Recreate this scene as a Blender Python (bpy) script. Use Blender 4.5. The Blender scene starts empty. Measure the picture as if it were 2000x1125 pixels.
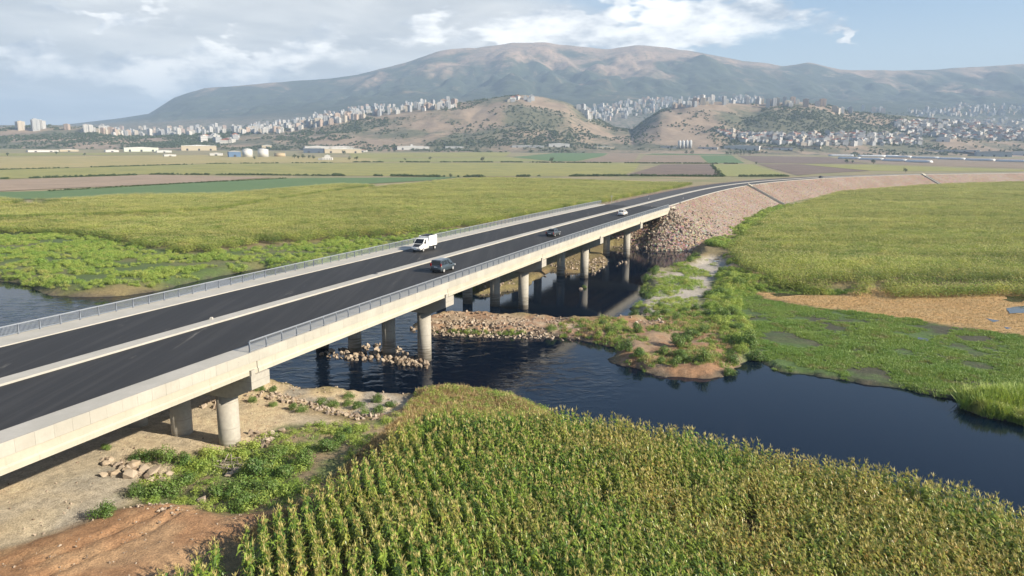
import bpy, bmesh, math, random
import numpy as np
from mathutils import Vector, Matrix
RN = random.Random(11)
rng = np.random.default_rng(11)
SC = bpy.context.scene
COL = SC.collection

# ------------------------------------------------------------------ camera
CZ = 27.30                     # eye height above the river (river surface z = 0)
FPX, PITCH, ROLL = 1400.0, math.radians(10.835), 0.0078
cp, sp, cr, sr = math.cos(PITCH), math.sin(PITCH), math.cos(ROLL), math.sin(ROLL)
R0, D0, F0 = Vector((1, 0, 0)), Vector((0, -sp, -cp)), Vector((0, cp, -sp))
RC, DC = R0 * cr - D0 * sr, R0 * sr + D0 * cr
cam = bpy.data.cameras.new('camera')
cam.sensor_width = 36.0
cam.lens = 36.0 * FPX / 2000.0
cam.clip_start, cam.clip_end = 0.5, 60000
camo = bpy.data.objects.new('camera', cam)
COL.objects.link(camo)
camo.matrix_world = Matrix(((RC.x, -DC.x, -F0.x, 0), (RC.y, -DC.y, -F0.y, 0), (RC.z, -DC.z, -F0.z, CZ), (0, 0, 0, 1)))
SC.camera = camo

# ------------------------------------------------------------------ light
SUN_EL = math.radians(28.0)
SUN_H = (0.925, -0.380)        # horizontal direction towards the sun: square to the bridge
sunv = Vector((SUN_H[0] * math.cos(SUN_EL), SUN_H[1] * math.cos(SUN_EL), math.sin(SUN_EL))).normalized()
sl = bpy.data.lights.new('sun', 'SUN')
sl.energy, sl.angle, sl.color = 5.0, math.radians(0.53), (1.0, 0.885, 0.70)
so = bpy.data.objects.new('sun', sl)
COL.objects.link(so)
so.rotation_euler = sunv.to_track_quat('Z', 'Y').to_euler()
so.location = (0, 0, 200)
SC.view_settings.view_transform = 'Standard'
SC.view_settings.look = 'None'
SC.view_settings.exposure = 1.08
SC.view_settings.gamma = 1.0
SC.view_settings.use_curve_mapping = False
SC.cycles.max_bounces = 6
SC.cycles.transparent_max_bounces = 6
SC.cycles.volume_bounces = 0
SC.cycles.caustics_reflective = False
SC.cycles.caustics_refractive = False


class NT:
    """tiny helper to write node trees"""
    def __init__(s, tree):
        s.t = tree

    def n(s, typ, **kw):
        nd = s.t.nodes.new(typ)
        for k, v in kw.items():
            if k.startswith('_'):
                setattr(nd, k[1:], v)
        for k, v in kw.items():
            if k.startswith('_'):
                continue
            key = int(k[1:]) if k[0] == 'i' and k[1:].isdigit() else k.replace('__', ' ')
            s.set(nd, key, v)
        return nd

    def set(s, nd, key, v):
        sock = nd.inputs[key]
        if isinstance(v, bpy.types.Node):
            v = v.outputs[0]
        if isinstance(v, bpy.types.NodeSocket):
            s.t.links.new(v, sock)
        else:
            if sock.type == 'RGBA' and len(v) == 3:
                v = (*v, 1)
            sock.default_value = v

    def math(s, op, a, b=0.0, c=None, clamp=False):
        kw = dict(i0=a, i1=b)
        if c is not None:
            kw['i2'] = c
        return s.n('ShaderNodeMath', _operation=op, _use_clamp=clamp, **kw).outputs[0]

    def mix(s, f, a, b, mode='MIX'):
        m = s.n('ShaderNodeMix', _data_type='RGBA', _blend_type=mode)
        s.set(m, 0, f)
        s.set(m, 6, a)
        s.set(m, 7, b)
        return m.outputs[2]

    def ramp(s, v, lo, hi, smooth=True):
        return s.n('ShaderNodeMapRange', _interpolation_type='SMOOTHSTEP' if smooth else 'LINEAR',
                   i0=v, i1=lo, i2=hi, i3=0.0, i4=1.0).outputs[0]

    def noise(s, vec, scale, detail=4.0, rough=0.55, dist=0.0):
        kw = dict(Scale=scale, Detail=detail, Roughness=rough, Distortion=dist)
        if vec is not None:
            kw['Vector'] = vec
        return s.n('ShaderNodeTexNoise', **kw).outputs[0]


def px_dir(px, py):
    a0, b0 = px - 1000.0, py - 562.5
    d = RC * (a0 / FPX) + DC * (b0 / FPX) + F0
    return d


# ------------------------------------------------------------------ sky
W = bpy.data.worlds.new('World')
SC.world = W
W.use_nodes = True
W.node_tree.nodes.clear()
w = NT(W.node_tree)
sky = w.n('ShaderNodeTexSky', _sky_type='NISHITA', _sun_disc=False, _sun_elevation=SUN_EL,
          _sun_rotation=math.atan2(SUN_H[0], SUN_H[1]), _altitude=500.0, _air_density=1.0, _dust_density=0.8, _ozone_density=1.6)
tc = w.n('ShaderNodeTexCoord').outputs['Generated']
sep = w.n('ShaderNodeSeparateXYZ', i0=tc)
dx, dy, dz = sep.outputs[0], sep.outputs[1], sep.outputs[2]
el = w.math('MAXIMUM', dz, 0.0)
den = w.math('ADD', el, 0.07)
pl = w.n('ShaderNodeCombineXYZ', i0=w.math('DIVIDE', dx, den), i1=w.math('DIVIDE', dy, den), i2=0.0)
# high layer: broken stratus, thick over the left of the valley, thinning to the right
hi = w.noise(pl, 0.30, 5.0, 0.58, 0.6)
side = w.ramp(w.math('ADD', dx, w.math('MULTIPLY', dy, -0.10)), 0.22, -0.50)
band = w.ramp(el, 0.30, 0.15)
cover = w.math('MULTIPLY', w.math('ADD', 0.03, w.math('MULTIPLY', side, 0.85)), band)
cover = w.math('ADD', cover, w.math('MULTIPLY', side, w.math('MULTIPLY', w.ramp(el, 0.15, 0.0), 0.70)))
a_hi = w.ramp(w.math('ADD', hi, cover), 0.60, 0.95)
hi2 = w.noise(pl, 0.75, 4.0, 0.6, 0.3)
c_hi = w.mix(w.ramp(hi2, 0.34, 0.78), (0.33, 0.335, 0.335), (0.62, 0.60, 0.56))
# low cumulus: heaped along the ridges, in angular space so that they keep a flat base
ang = w.n('ShaderNodeCombineXYZ', i0=w.math('DIVIDE', dx, w.math('ADD', w.math('ABSOLUTE', dy), 0.25)), i1=w.math('MULTIPLY', dz, 2.1), i2=w.math('MULTIPLY', dy, 0.3))
cu = w.noise(ang, 7.0, 6.0, 0.60, 0.25)
wob = w.math('MULTIPLY', w.math('SUBTRACT', w.noise(ang, 16.0, 3.0, 0.65), 0.5), 0.13)


def blob(px, py, rx, ry, amp):
    d = px_dir(px, py).normalized()
    vx = w.math('DIVIDE', w.math('SUBTRACT', dx, d.x), rx * 1.15 / FPX)
    vz = w.math('DIVIDE', w.math('SUBTRACT', w.math('ADD', dz, wob), d.z), ry * 1.2 / FPX)
    front = w.math('GREATER_THAN', dy, 0.0)
    r2 = w.math('ADD', w.math('MULTIPLY', vx, vx), w.math('MULTIPLY', vz, vz))
    g = w.math('MULTIPLY', w.math('POWER', 2.718, w.math('MULTIPLY', r2, -1.0)), amp)
    return w.math('MULTIPLY', g, front)


acc = None
for b in [(1180, 45, 180, 42, .66), (1330, 55, 130, 52, .66), (1480, 20, 70, 26, .42), (1540, 38, 50, 16, .30), (1020, 60, 120, 28, .42),
          (840, 60, 90, 34, .40), (300, 150, 120, 34, .48), (470, 140, 120, 46, .66), (1650, 92, 30, 10, .40), (1240, 85, 260, 16, .36), (650, 110, 260, 44, .28), (1480, 85, 40, 14, .28),
          (220, 22, 120, 20, .42), (-60, 115, 130, 32, .45)]:
    v = blob(*b)
    acc = v if acc is None else w.math('MAXIMUM', acc, v)
a_cu = w.ramp(w.math('ADD', acc, w.math('MULTIPLY', w.math('SUBTRACT', cu, 0.5), 1.25)), 0.17, 0.40)
cu_in = w.noise(ang, 15.0, 4.0, 0.6)
c_cu = w.mix(w.ramp(w.math('ADD', cu_in, w.math('MULTIPLY', acc, 0.25)), 0.40, 0.76), (0.28, 0.31, 0.35), (0.92, 0.885, 0.82))
sky_s = w.n('ShaderNodeVectorMath', _operation='SCALE', i0=sky.outputs[0])
sky_s.inputs[3].default_value = 0.082
pale = w.mix(w.math('MULTIPLY', w.ramp(el, 0.20, 0.0), 0.75), sky_s.outputs[0], (0.46, 0.495, 0.50))
m1 = w.mix(w.math('MULTIPLY', a_hi, 0.92), pale, c_hi)
m2 = w.mix(w.math('MULTIPLY', a_cu, 0.88), m1, c_cu)
bg = w.n('ShaderNodeBackground', Color=m2, Strength=1.0)
w.n('ShaderNodeOutputWorld', Surface=bg)
W.cycles.sampling_method = 'MANUAL'
W.cycles.sample_map_resolution = 256

# ------------------------------------------------------------------ helpers
MATS = {}


def mat(name, build):
    if name in MATS:
        return MATS[name]
    m = bpy.data.materials.new(name)
    m.use_nodes = True
    m.node_tree.nodes.clear()
    t = NT(m.node_tree)
    out = t.n('ShaderNodeOutputMaterial')
    sh = build(t)
    t.set(out, 'Surface', sh)
    MATS[name] = m
    return m


def bsdf(t, col, rough=0.8, bump=None, bstr=0.3, bdist=0.02, **kw):
    p = t.n('ShaderNodeBsdfPrincipled', Base__Color=col, Roughness=rough, **kw)
    if bump is not None:
        t.set(p, 'Normal', t.n('ShaderNodeBump', Strength=bstr, Distance=bdist, Height=bump))
    return p


def mottled(name, c1, c2, scale=3.0, rough=0.85, bstr=0.3, bdist=0.02, c3=None, fine=25.0, **kw):
    def b(t):
        co = t.n('ShaderNodeNewGeometry').outputs['Position']
        n1 = t.noise(co, scale, 5.0, 0.6)
        n2 = t.noise(co, scale * fine, 3.0, 0.6)
        c = t.mix(t.ramp(n1, 0.35, 0.65), c1, c2)
        if c3 is not None:
            c = t.mix(t.math('MULTIPLY', t.ramp(t.noise(co, scale * 4, 4.0, 0.6), 0.52, 0.68), 0.8), c, c3)
        c = t.mix(0.25, c, t.mix(n2, (0.25, 0.25, 0.25), (1, 1, 1)), 'OVERLAY')
        return bsdf(t, c, rough, n2, bstr, bdist, **kw)
    return mat(name, b)


def plain(name, col, rough=0.5, **kw):
    return mat(name, lambda t: bsdf(t, col, rough, **kw))


def link(name, me, m=None, parent=None, loc=None, rot=None, scl=None, **props):
    o = bpy.data.objects.new(name, me)
    if m is not None and me is not None and len(me.materials) == 0:
        for q in (m if isinstance(m, (list, tuple)) else [m]):
            me.materials.append(q)
    COL.objects.link(o)
    if parent is not None:
        o.parent = parent
    if loc is not None:
        o.location = loc
    if rot is not None:
        o.rotation_euler = rot
    if scl is not None:
        o.scale = (scl, scl, scl) if not hasattr(scl, '__len__') else scl
    for k, v in props.items():
        o[k] = v
    return o


def thing(name, label, cat, loc=(0, 0, 0), rz=0.0, group=None, scl=None):
    o = link(name, None, loc=loc, rot=(0, 0, rz), scl=scl, label=label, category=cat)
    if group:
        o['group'] = group
    return o


def tag(o, label, cat, group=None):
    o['label'] = label
    o['category'] = cat
    if group:
        o['group'] = group
    return o


def mesh_from(name, v, f, smooth=False, mi=None):
    me = bpy.data.meshes.new(name)
    v = np.asarray(v, dtype=np.float32).reshape(-1, 3)
    if isinstance(f, np.ndarray):
        k = f.shape[1]
        me.vertices.add(len(v))
        me.vertices.foreach_set('co', v.ravel())
        me.loops.add(f.size)
        me.loops.foreach_set('vertex_index', f.astype(np.int32).ravel())
        me.polygons.add(len(f))
        me.polygons.foreach_set('loop_start', np.arange(0, f.size, k, dtype=np.int32))
        me.update(calc_edges=True)
    else:
        me.from_pydata(v.tolist(), [], f)
        me.update()
    me.polygons.foreach_set('use_smooth', np.full(len(me.polygons), smooth))
    if mi is not None:
        me.polygons.foreach_set('material_index', np.asarray(mi, dtype=np.int32))
    return me


class MB:
    """collects simple solids into one mesh"""
    def __init__(s):
        s.v, s.f, s.m = [], [], []

    def add(s, v, f, m=0):
        b = len(s.v)
        s.v += [tuple(q) for q in v]
        s.f += [tuple(b + i for i in q) for q in f]
        s.m += [m] * len(f)
        return s

    def hexa(s, p, m=0):            # 8 points: bottom 4 ccw, top 4 ccw
        return s.add(p, [(3, 2, 1, 0), (4, 5, 6, 7), (0, 1, 5, 4), (1, 2, 6, 5), (2, 3, 7, 6), (3, 0, 4, 7)], m)

    def box(s, x0, x1, y0, y1, z0, z1, m=0):
        return s.hexa([(x0, y0, z0), (x1, y0, z0), (x1, y1, z0), (x0, y1, z0), (x0, y0, z1), (x1, y0, z1), (x1, y1, z1), (x0, y1, z1)], m)

    def cyl(s, c, r0, r1, z0, z1, n=16, m=0, axis='z'):
        v = []
        for zz, rr in ((z0, r0), (z1, r1)):
            for i in range(n):
                a = 2 * math.pi * i / n
                p = (rr * math.cos(a), rr * math.sin(a), zz)
                if axis == 'x':
                    p = (p[2], p[0], p[1])
                elif axis == 'y':
                    p = (p[1], p[2], p[0])
                v.append((c[0] + p[0], c[1] + p[1], c[2] + p[2]))
        f = [(i, (i + 1) % n, n + (i + 1) % n, n + i) for i in range(n)]
        f += [tuple(range(n - 1, -1, -1)), tuple(range(n, 2 * n))]
        return s.add(v, f, m)

    def loft(s, rings, m=0, cap=True, closed=True):
        n = len(rings[0])
        v = [p for r in rings for p in r]
        f = []
        for i in range(len(rings) - 1):
            for j in range(n if closed else n - 1):
                k = (j + 1) % n
                f.append((i * n + j, i * n + k, (i + 1) * n + k, (i + 1) * n + j))
        if cap:
            f.append(tuple(range(n - 1, -1, -1)))
            f.append(tuple((len(rings) - 1) * n + j for j in range(n)))
        return s.add(v, f, m)

    def mesh(s, name, smooth=False):
        return mesh_from(name, s.v, s.f, smooth, s.m)

    def build(s, name, m, parent=None, smooth=False, **kw):
        return link(name, s.mesh(name, smooth), m, parent, **kw)


# lattice noise on numpy arrays
def vnoise(x, y, seed=0):
    xi, yi = np.floor(x).astype(np.int64), np.floor(y).astype(np.int64)
    xf, yf = x - xi, y - yi
    u, v = xf * xf * (3 - 2 * xf), yf * yf * (3 - 2 * yf)

    def h(a, b):
        n = (a * 374761393 + b * 668265263 + seed * 974634777) & 0x7fffffff
        n = ((n ^ (n >> 13)) * 1274126177) & 0x7fffffff
        return ((n ^ (n >> 16)) & 0xffff) / 65535.0
    return (h(xi, yi) * (1 - u) + h(xi + 1, yi) * u) * (1 - v) + (h(xi, yi + 1) * (1 - u) + h(xi + 1, yi + 1) * u) * v


def fbm(x, y, sc, octv=4, seed=0, gain=0.5):
    x, y = np.asarray(x, float) / sc, np.asarray(y, float) / sc
    s, a, t = 0, 1.0, 0
    for i in range(octv):
        s = s + a * vnoise(x + i * 17.3, y - i * 9.1, seed + i)
        t += a
        a *= gain
        x, y = x * 2.03, y * 2.03
    return s / t


def sstep(a, b, x):
    t = np.clip((x - a) / (b - a), 0, 1)
    return t * t * (3 - 2 * t)


def sdist(px, py, poly):
    """signed distance to a polygon, negative inside"""
    px, py = np.asarray(px, float), np.asarray(py, float)
    d = np.full(px.shape, 1e18)
    ins = np.zeros(px.shape, bool)
    n = len(poly)
    for i in range(n):
        ax, ay = poly[i]
        bx, by = poly[(i + 1) % n]
        ex, ey = bx - ax, by - ay
        L = ex * ex + ey * ey + 1e-12
        t = np.clip(((px - ax) * ex + (py - ay) * ey) / L, 0, 1)
        d = np.minimum(d, (px - ax - t * ex) ** 2 + (py - ay - t * ey) ** 2)
        c = ((ay > py) != (by > py)) & (px < (bx - ax) * (py - ay) / (by - ay + 1e-15) + ax)
        ins ^= c
    return np.where(ins, -np.sqrt(d), np.sqrt(d))


def at(px, py, z=0.0):
    """where a sight line meets a level: used to survey positions off the photograph"""
    d = px_dir(px, py)
    t = (z - CZ) / d.z
    return (d.x * t, d.y * t)


def zplain(y):
    y = np.asarray(y, float)
    q = np.clip(y - 450, 0, 1500)
    return 2.0 + 1.05e-5 * q * q + np.clip(y - 1950, 0, None) * 0.0315


def at_plain(px, py, lo=60.0, hi=4000.0):
    d = px_dir(px, py)
    for _ in range(48):
        m = (lo + hi) / 2
        if CZ + d.z / d.y * m > float(zplain(m)):
            lo = m
        else:
            hi = m
    return (d.x / d.y * m, m)


def P(pts, z):
    return [at(a, b, z) for a, b in pts]


# instancing of stuff (one object, geometry nodes)
def scatter(name, pts, rot, scl, protos, label, cat, seed=0, parent=None):
    """pts (n,3), rot (n,) about z or (n,3), scl (n,) ; protos: list of meshes"""
    pts = np.asarray(pts, np.float32)
    n = len(pts)
    me = bpy.data.meshes.new(name)
    me.vertices.add(n)
    me.vertices.foreach_set('co', pts.ravel())
    rot = np.asarray(rot, np.float32)
    if rot.ndim == 1:
        rot = np.stack([np.zeros(n), np.zeros(n), rot], 1).astype(np.float32)
    scl = np.asarray(scl, np.float32)
    if scl.ndim == 1:
        scl = np.stack([scl] * 3, 1)
    a = me.attributes.new('rot', 'FLOAT_VECTOR', 'POINT')
    a.data.foreach_set('vector', rot.ravel())
    a = me.attributes.new('scl', 'FLOAT_VECTOR', 'POINT')
    a.data.foreach_set('vector', np.ascontiguousarray(scl, np.float32).ravel())
    a = me.attributes.new('idx', 'INT', 'POINT')
    a.data.foreach_set('value', np.random.default_rng(seed).integers(0, len(protos), n).astype(np.int32))
    c = bpy.data.collections.new(name + '_kinds')
    for i, pm in enumerate(protos):
        po = bpy.data.objects.new('%s_kind_%02d' % (name, i), pm)
        c.objects.link(po)
    ng = bpy.data.node_groups.new(name + '_nodes', 'GeometryNodeTree')
    ng.interface.new_socket('Geometry', in_out='INPUT', socket_type='NodeSocketGeometry')
    ng.interface.new_socket('Geometry', in_out='OUTPUT', socket_type='NodeSocketGeometry')
    g = NT(ng)
    gi, go = g.n('NodeGroupInput'), g.n('NodeGroupOutput')
    ci = g.n('GeometryNodeCollectionInfo', _transform_space='ORIGINAL')
    ci.inputs['Collection'].default_value = c
    ci.inputs['Separate Children'].default_value = True
    ci.inputs['Reset Children'].default_value = True

    def attr(nm, ty):
        q = g.n('GeometryNodeInputNamedAttribute', _data_type=ty)
        q.inputs[0].default_value = nm
        return q.outputs[0]
    ip = g.n('GeometryNodeInstanceOnPoints', Points=gi.outputs[0], Instance=ci.outputs[0])
    ip.inputs['Pick Instance'].default_value = True
    g.set(ip, 'Instance Index', attr('idx', 'INT'))
    e = g.n('FunctionNodeEulerToRotation', i0=attr('rot', 'FLOAT_VECTOR'))
    g.set(ip, 'Rotation', e)
    g.set(ip, 'Scale', attr('scl', 'FLOAT_VECTOR'))
    g.set(go, 0, ip)
    o = link(name, me, None, parent)
    o['kind'] = 'stuff'
    if label:
        tag(o, label, cat)
    md = o.modifiers.new('scatter', 'NODES')
    md.node_group = ng
    return o

# ------------------------------------------------------------------ bridge alignment
DK = 10.757
BX, BY, BTH, BK = -21.628, 57.176, math.radians(21.686), 0.000339


def bz(s):
    return DK - 0.000248 * s + 8.45e-6 * s * s


def bpos(s, lat, dz=0.0):
    a = BTH + BK * s / 2
    c = s * (math.sin(BK * s / 2) / (BK * s / 2) if abs(BK * s) > 1e-9 else 1.0)
    h = BTH + BK * s
    return (BX + c * math.sin(a) - math.cos(h) * lat, BY + c * math.cos(a) + math.sin(h) * lat, bz(s) + dz)


def bhead(s):
    return BTH + BK * s


# ------------------------------------------------------------------ survey polygons
CORN_TOP = 5.35
CORN_FAR = P([(880, 790), (1000, 797), (1100, 802), (1200, 814), (1300, 832), (1400, 852), (1500, 872), (1600, 890), (1700, 908), (1800, 933), (1900, 958), (2000, 993), (2150, 1045)], CORN_TOP)
CORN_LEFT = P([(300, 1140), (400, 1085), (480, 1042), (560, 992), (650, 938), (720, 890), (780, 840), (830, 805)], CORN_TOP)
CORN_LEFT = [(x - .9, y) for x, y in CORN_LEFT]
CORN_FIELD = CORN_LEFT + CORN_FAR + [(44, 26), (10, 20), (-16, 22)]
WATER = ([(-260, 100), (-110, 94), (-60, 88)]
         + P([(532, 749), (570, 755), (595, 762), (637, 765), (675, 766), (725, 774), (800, 777), (822, 777), (863, 767), (906, 775), (959, 779), (1005, 786), (1037, 793)], 0)
         + [(x + 1.5, y + 3.6) for x, y in CORN_FAR[3:]] + [(62, 24), (120, 2), (260, -40), (260, 10), (130, 40), (80, 60)]
         + P([(2000, 834), (1970, 824), (1940, 818), (1900, 810), (1874, 800), (1870, 782), (1810, 772), (1780, 764), (1720, 754), (1660, 746), (1600, 734), (1550, 730), (1520, 726), (1506, 718), (1490, 704), (1462, 706), (1430, 724), (1390, 738), (1350, 740), (1310, 737), (1262, 726), (1210, 712), (1184, 702), (1208, 692), (1204, 680), (1176, 675), (1150, 666), (1130, 663), (1080, 656), (1000, 655), (900, 652), (842, 649), (800, 643),
              (808, 634), (842, 620), (870, 617), (900, 616), (1000, 622), (1032, 623), (1086, 626), (1098, 630), (1168, 631), (1212, 629), (1254, 620), (1232, 605), (1260, 586), (1270, 570), (1252, 552), (1256, 534), (1300, 528), (1328, 520), (1352, 504), (1350, 486), (1286, 483), (1196, 482), (1180, 500), (1188, 515), (1165, 531), (1110, 534), (1075, 530), (1058, 541), (1020, 565), (934, 577)], 0)
         + [(-22, 146)] + P([(510, 524), (375, 551), (335, 561), (322, 567), (300, 569), (275, 572), (255, 578), (225, 579), (187, 580), (137, 579), (100, 577), (75, 570), (62, 560), (32, 552), (0, 549)], 0)
         + [(-150, 160), (-260, 172)])
Z_LEFTBANK = [(-260, 172)] + P([(-300, 455), (0, 452), (150, 457), (300, 486), (430, 492), (640, 470), (800, 459), (1000, 436)], 1.5) + [(0, 170), (-8, 134)] + P([(510, 524), (322, 567), (137, 579), (0, 549)], 0) + [(-150, 160)]
Z_MARSH = P([(1450, 566), (1700, 574), (2300, 575), (2400, 860), (2000, 834), (1870, 782), (1700, 757), (1550, 732), (1490, 706), (1440, 715), (1445, 640), (1410, 590)], 0.5)
Z_STRAW = P([(1465, 566), (1540, 572), (1620, 574), (1720, 569), (1850, 568), (2300, 571), (2400, 690), (2000, 652), (1850, 632), (1700, 612), (1560, 592), (1490, 580)], 0.8)
Z_SPIT = P([(1090, 632), (1168, 632), (1250, 628), (1330, 600), (1400, 620), (1440, 660), (1445, 705), (1430, 722), (1390, 737), (1310, 736), (1262, 725), (1190, 704), (1210, 690), (1204, 679), (1100, 657)], 0.8)
Z_CAUSE = P([(800, 640), (842, 622), (900, 617), (1000, 623), (1090, 628), (1130, 640), (1130, 663), (1080, 656), (1000, 655), (900, 652), (842, 649)], 0.5)
Z_TRACK = P([(1412, 503), (1425, 520), (1392, 545), (1372, 572), (1352, 600), (1305, 622), (1262, 612), (1268, 590), (1275, 568), (1300, 545), (1360, 518), (1385, 502)], 1.0)
Z_YARD = P([(-150, 900), (100, 860), (300, 790), (420, 765), (532, 751), (640, 770), (600, 800), (690, 835), (620, 865), (500, 915), (340, 960), (240, 982), (150, 1052), (-150, 1110)], 2.2)
Z_BEACH = P([(500, 752), (532, 748), (640, 766), (820, 777), (815, 795), (740, 826), (690, 826), (600, 800), (520, 775)], 0.9)
Z_SCRUB = P([(240, 960), (330, 925), (370, 885), (480, 870), (560, 830), (690, 832), (760, 815), (800, 800), (790, 830), (720, 885), (640, 935), (560, 985), (440, 1000), (300, 985)], 2.2)
Z_RED = P([(-200, 1130), (100, 1035), (230, 985), (300, 972), (380, 985), (440, 1000), (540, 985), (480, 1035), (330, 1115), (200, 1250), (-300, 1250)], 2.7)
Z_EDGE = P([(815, 778), (870, 768), (900, 790), (840, 805), (790, 838), (725, 890), (655, 938), (560, 990), (480, 1040), (460, 1030), (560, 965), (650, 905), (700, 865), (760, 810)], 3.2)
BAR_P2 = P([(622, 688), (660, 678), (700, 674), (760, 668), (800, 690), (838, 704), (834, 717), (780, 709), (740, 703), (690, 702), (640, 696)], 0.2)


RIDGE = [(x - 1.0, y) for x, y in CORN_LEFT[-2:]] + CORN_FAR[:5] + [WATER[16]] + WATER[15:9:-1]


def ground_z(x, y):
    x, y = np.asarray(x, float), np.asarray(y, float)
    z = np.full(x.shape, 2.0)

    def zone(poly, val, wd):
        nonlocal z
        t = 1 - sstep(-wd, wd, sdist(x, y, poly))
        z = z * (1 - t) + val * t
    zone(Z_LEFTBANK, 1.3 + 0.9 * (fbm(x, y, 14, 3, 5) - .5), 5)
    zone([(-200, 60), (-40, 60), (0, 88), (-60, 92), (-200, 98)], 2.1, 4)
    zone(Z_MARSH, 0.42 + 0.55 * (fbm(x, y * 2.5, 9, 4, 8) - .5), 2.5)
    zone(Z_STRAW, 0.72 + 0.16 * (fbm(x, y, 14, 3, 9) - .5), 1.5)
    zone(P([(1250, 536), (1340, 520), (1400, 505), (1420, 560), (1450, 640), (1440, 720), (1340, 640), (1240, 620)], 1.0), 1.15 + 1.0 * (fbm(x, y, 6, 3, 10) - .5), 2.0)
    zone(Z_SPIT, 1.0 + 1.3 * (fbm(x, y, 5, 3, 10) - .5), 1.2)
    zone(Z_CAUSE, 1.0 + 0.6 * (fbm(x, y, 3, 2, 11) - .5), 1.0)
    zone(Z_TRACK, 0.95 + 0.3 * (fbm(x, y, 4, 3, 12) - .5), 1.5)
    zone([(-25, 140), (5, 141), (22, 160), (36, 205), (15, 215), (-15, 185)], .55 + .7 * (fbm(x, y, 5, 3, 16) - .5), 4)
    zone(Z_YARD, 2.15, 3)
    zone(Z_BEACH, 0.95 + 0.4 * (fbm(x, y, 5, 3, 13) - .5), 1.2)
    zone(Z_SCRUB, 2.0 + 0.9 * (fbm(x, y, 5, 3, 14) - .5), 1.2)
    zone(Z_RED, 2.75 + 0.5 * (fbm(x, y, 6, 3, 15) - .5), 1.5)
    zone(CORN_FIELD, 3.15, 0.9)
    zone(BAR_P2, 0.25, 0.8)
    z = z + 0.22 * (fbm(x, y, 2.2, 4, 20) - .5) + 0.30 * (fbm(x, y, 9.0, 3, 21) - .5) + .26 * (fbm(x, y, .8, 4, 22) - .5) * (1 - sstep(-1, 1, sdist(x, y, Z_RED)))
    sd = sdist(x, y, WATER)
    steep = 0.55 + 0.5 * (1 - sstep(0, 6, sdist(x, y, CORN_FIELD)))
    wob = 1.6 * (fbm(x, y, 2.6, 3, 23) - .5) + 0.9 * (fbm(x, y, 0.9, 2, 24) - .5)
    lim = 0.03 + np.clip(sd + wob, 0, None) * steep
    dry = np.minimum(z, lim)
    bar = 1 - sstep(-0.6, 0.9, sdist(x, y, BAR_P2) + wob * .4)
    wet = -0.08 - np.clip(-(sd + wob), 0, 2.4) * 0.5
    wet = wet + bar * 0.9
    return np.where(sd + wob > 0, dry, wet)


def axis(lo, a, b, hi, fine, coarse):
    o = list(np.arange(a, b, fine))
    x, st = b, fine
    while x < hi:
        o.append(x)
        st = min(st * 1.06, coarse)
        x += st
    o.append(hi)
    x, st = a, fine
    left = []
    while x > lo:
        st = min(st * 1.06, coarse)
        x -= st
        left.append(x)
    left[-1] = lo
    return np.array(left[::-1] + o)


GX0, GX1, GY0, GY1 = -260.0, 260.0, -40.0, 300.0
gx = axis(GX0, -45, 58, GX1, 0.36, 2.2)
gy = axis(GY0, 28, 122, GY1, 0.36, 1.6)
XX, YY = np.meshgrid(gx, gy)
ZZ = ground_z(XX, YY)
# blend to the plain at the rim
rim = np.minimum.reduce([XX - GX0, GX1 - XX, GY1 - YY, YY - GY0])
inwater = sdist(XX, YY, WATER) < 0
ZZ = np.where(inwater, ZZ, ZZ + (2.0 - ZZ) * (1 - sstep(0, 12, rim)))


def grid_faces(ny, nx):
    i = np.arange(ny - 1)[:, None] * nx + np.arange(nx - 1)[None, :]
    i = i.ravel()
    return np.stack([i, i + 1, i + nx + 1, i + nx], 1)


def zone_w(poly, wd, jit=1.0, seed=40):
    return 1 - sstep(-wd, wd, sdist(XX, YY, poly) + jit * 2.2 * (fbm(XX, YY, 3.0, 4, seed) - .5))


C = np.empty(XX.shape + (4,), np.float32)
C[..., 3] = 1
soil, dry_g = np.array([.20, .135, .075]), np.array([.20, .185, .075])
n0 = fbm(XX, YY, 7, 4, 50)[..., None]
C[..., :3] = soil * (1 - n0) + dry_g * n0


def paint(wt, c1, c2=None, sc=3.0, seed=60):
    c1 = np.array(c1)
    if c2 is not None:
        t = sstep(.38, .62, fbm(XX, YY, sc, 4, seed))[..., None]
        c1 = c1 * (1 - t) + np.array(c2) * t
    C[..., :3] = C[..., :3] * (1 - wt[..., None]) + c1 * wt[..., None]


GREEN, OLIVE, SAND, GRAVEL, RED, MUD, STRAW = (.075, .115, .028), (.13, .135, .05), (.60, .48, .315), (.36, .325, .275), (.33, .185, .095), (.045, .04, .035), (.44, .29, .13)
paint(zone_w(Z_LEFTBANK, 2), GREEN, OLIVE, 8)
paint(zone_w(Z_MARSH, 1.5), (.07, .12, .028), (.06, .06, .035), 4)
paint(zone_w(P([(1250, 536), (1340, 520), (1400, 505), (1420, 560), (1450, 640), (1440, 720), (1340, 640), (1240, 620)], 1.0), 1.5), (.30, .26, .20), (.14, .145, .05), 3)
paint(zone_w(Z_STRAW, 0.8, .9), STRAW, (.44, .27, .11), 2)
paint(zone_w(Z_SPIT, 1.0), (.27, .155, .085), (.29, .20, .125), 3)
paint(zone_w(Z_CAUSE, 0.8), (.34, .215, .14), (.40, .31, .22), 1.5)
paint(zone_w(Z_TRACK, 1.2), GRAVEL, (.40, .36, .31), 2)
paint(zone_w(Z_YARD, 1.6), SAND, (.44, .375, .275), 9)
paint(zone_w(P([(395, 925), (420, 893), (470, 872), (505, 868), (480, 880), (445, 903), (415, 925)], 2.2), .3, .25) * .85, (.27, .20, .12))
paint(zone_w(P([(-100, 1010), (200, 900), (330, 905), (360, 925), (230, 990), (60, 1060)], 2.2), 2.0) * .6, (.33, .32, .29), (.40, .36, .28), 3, 61)
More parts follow.
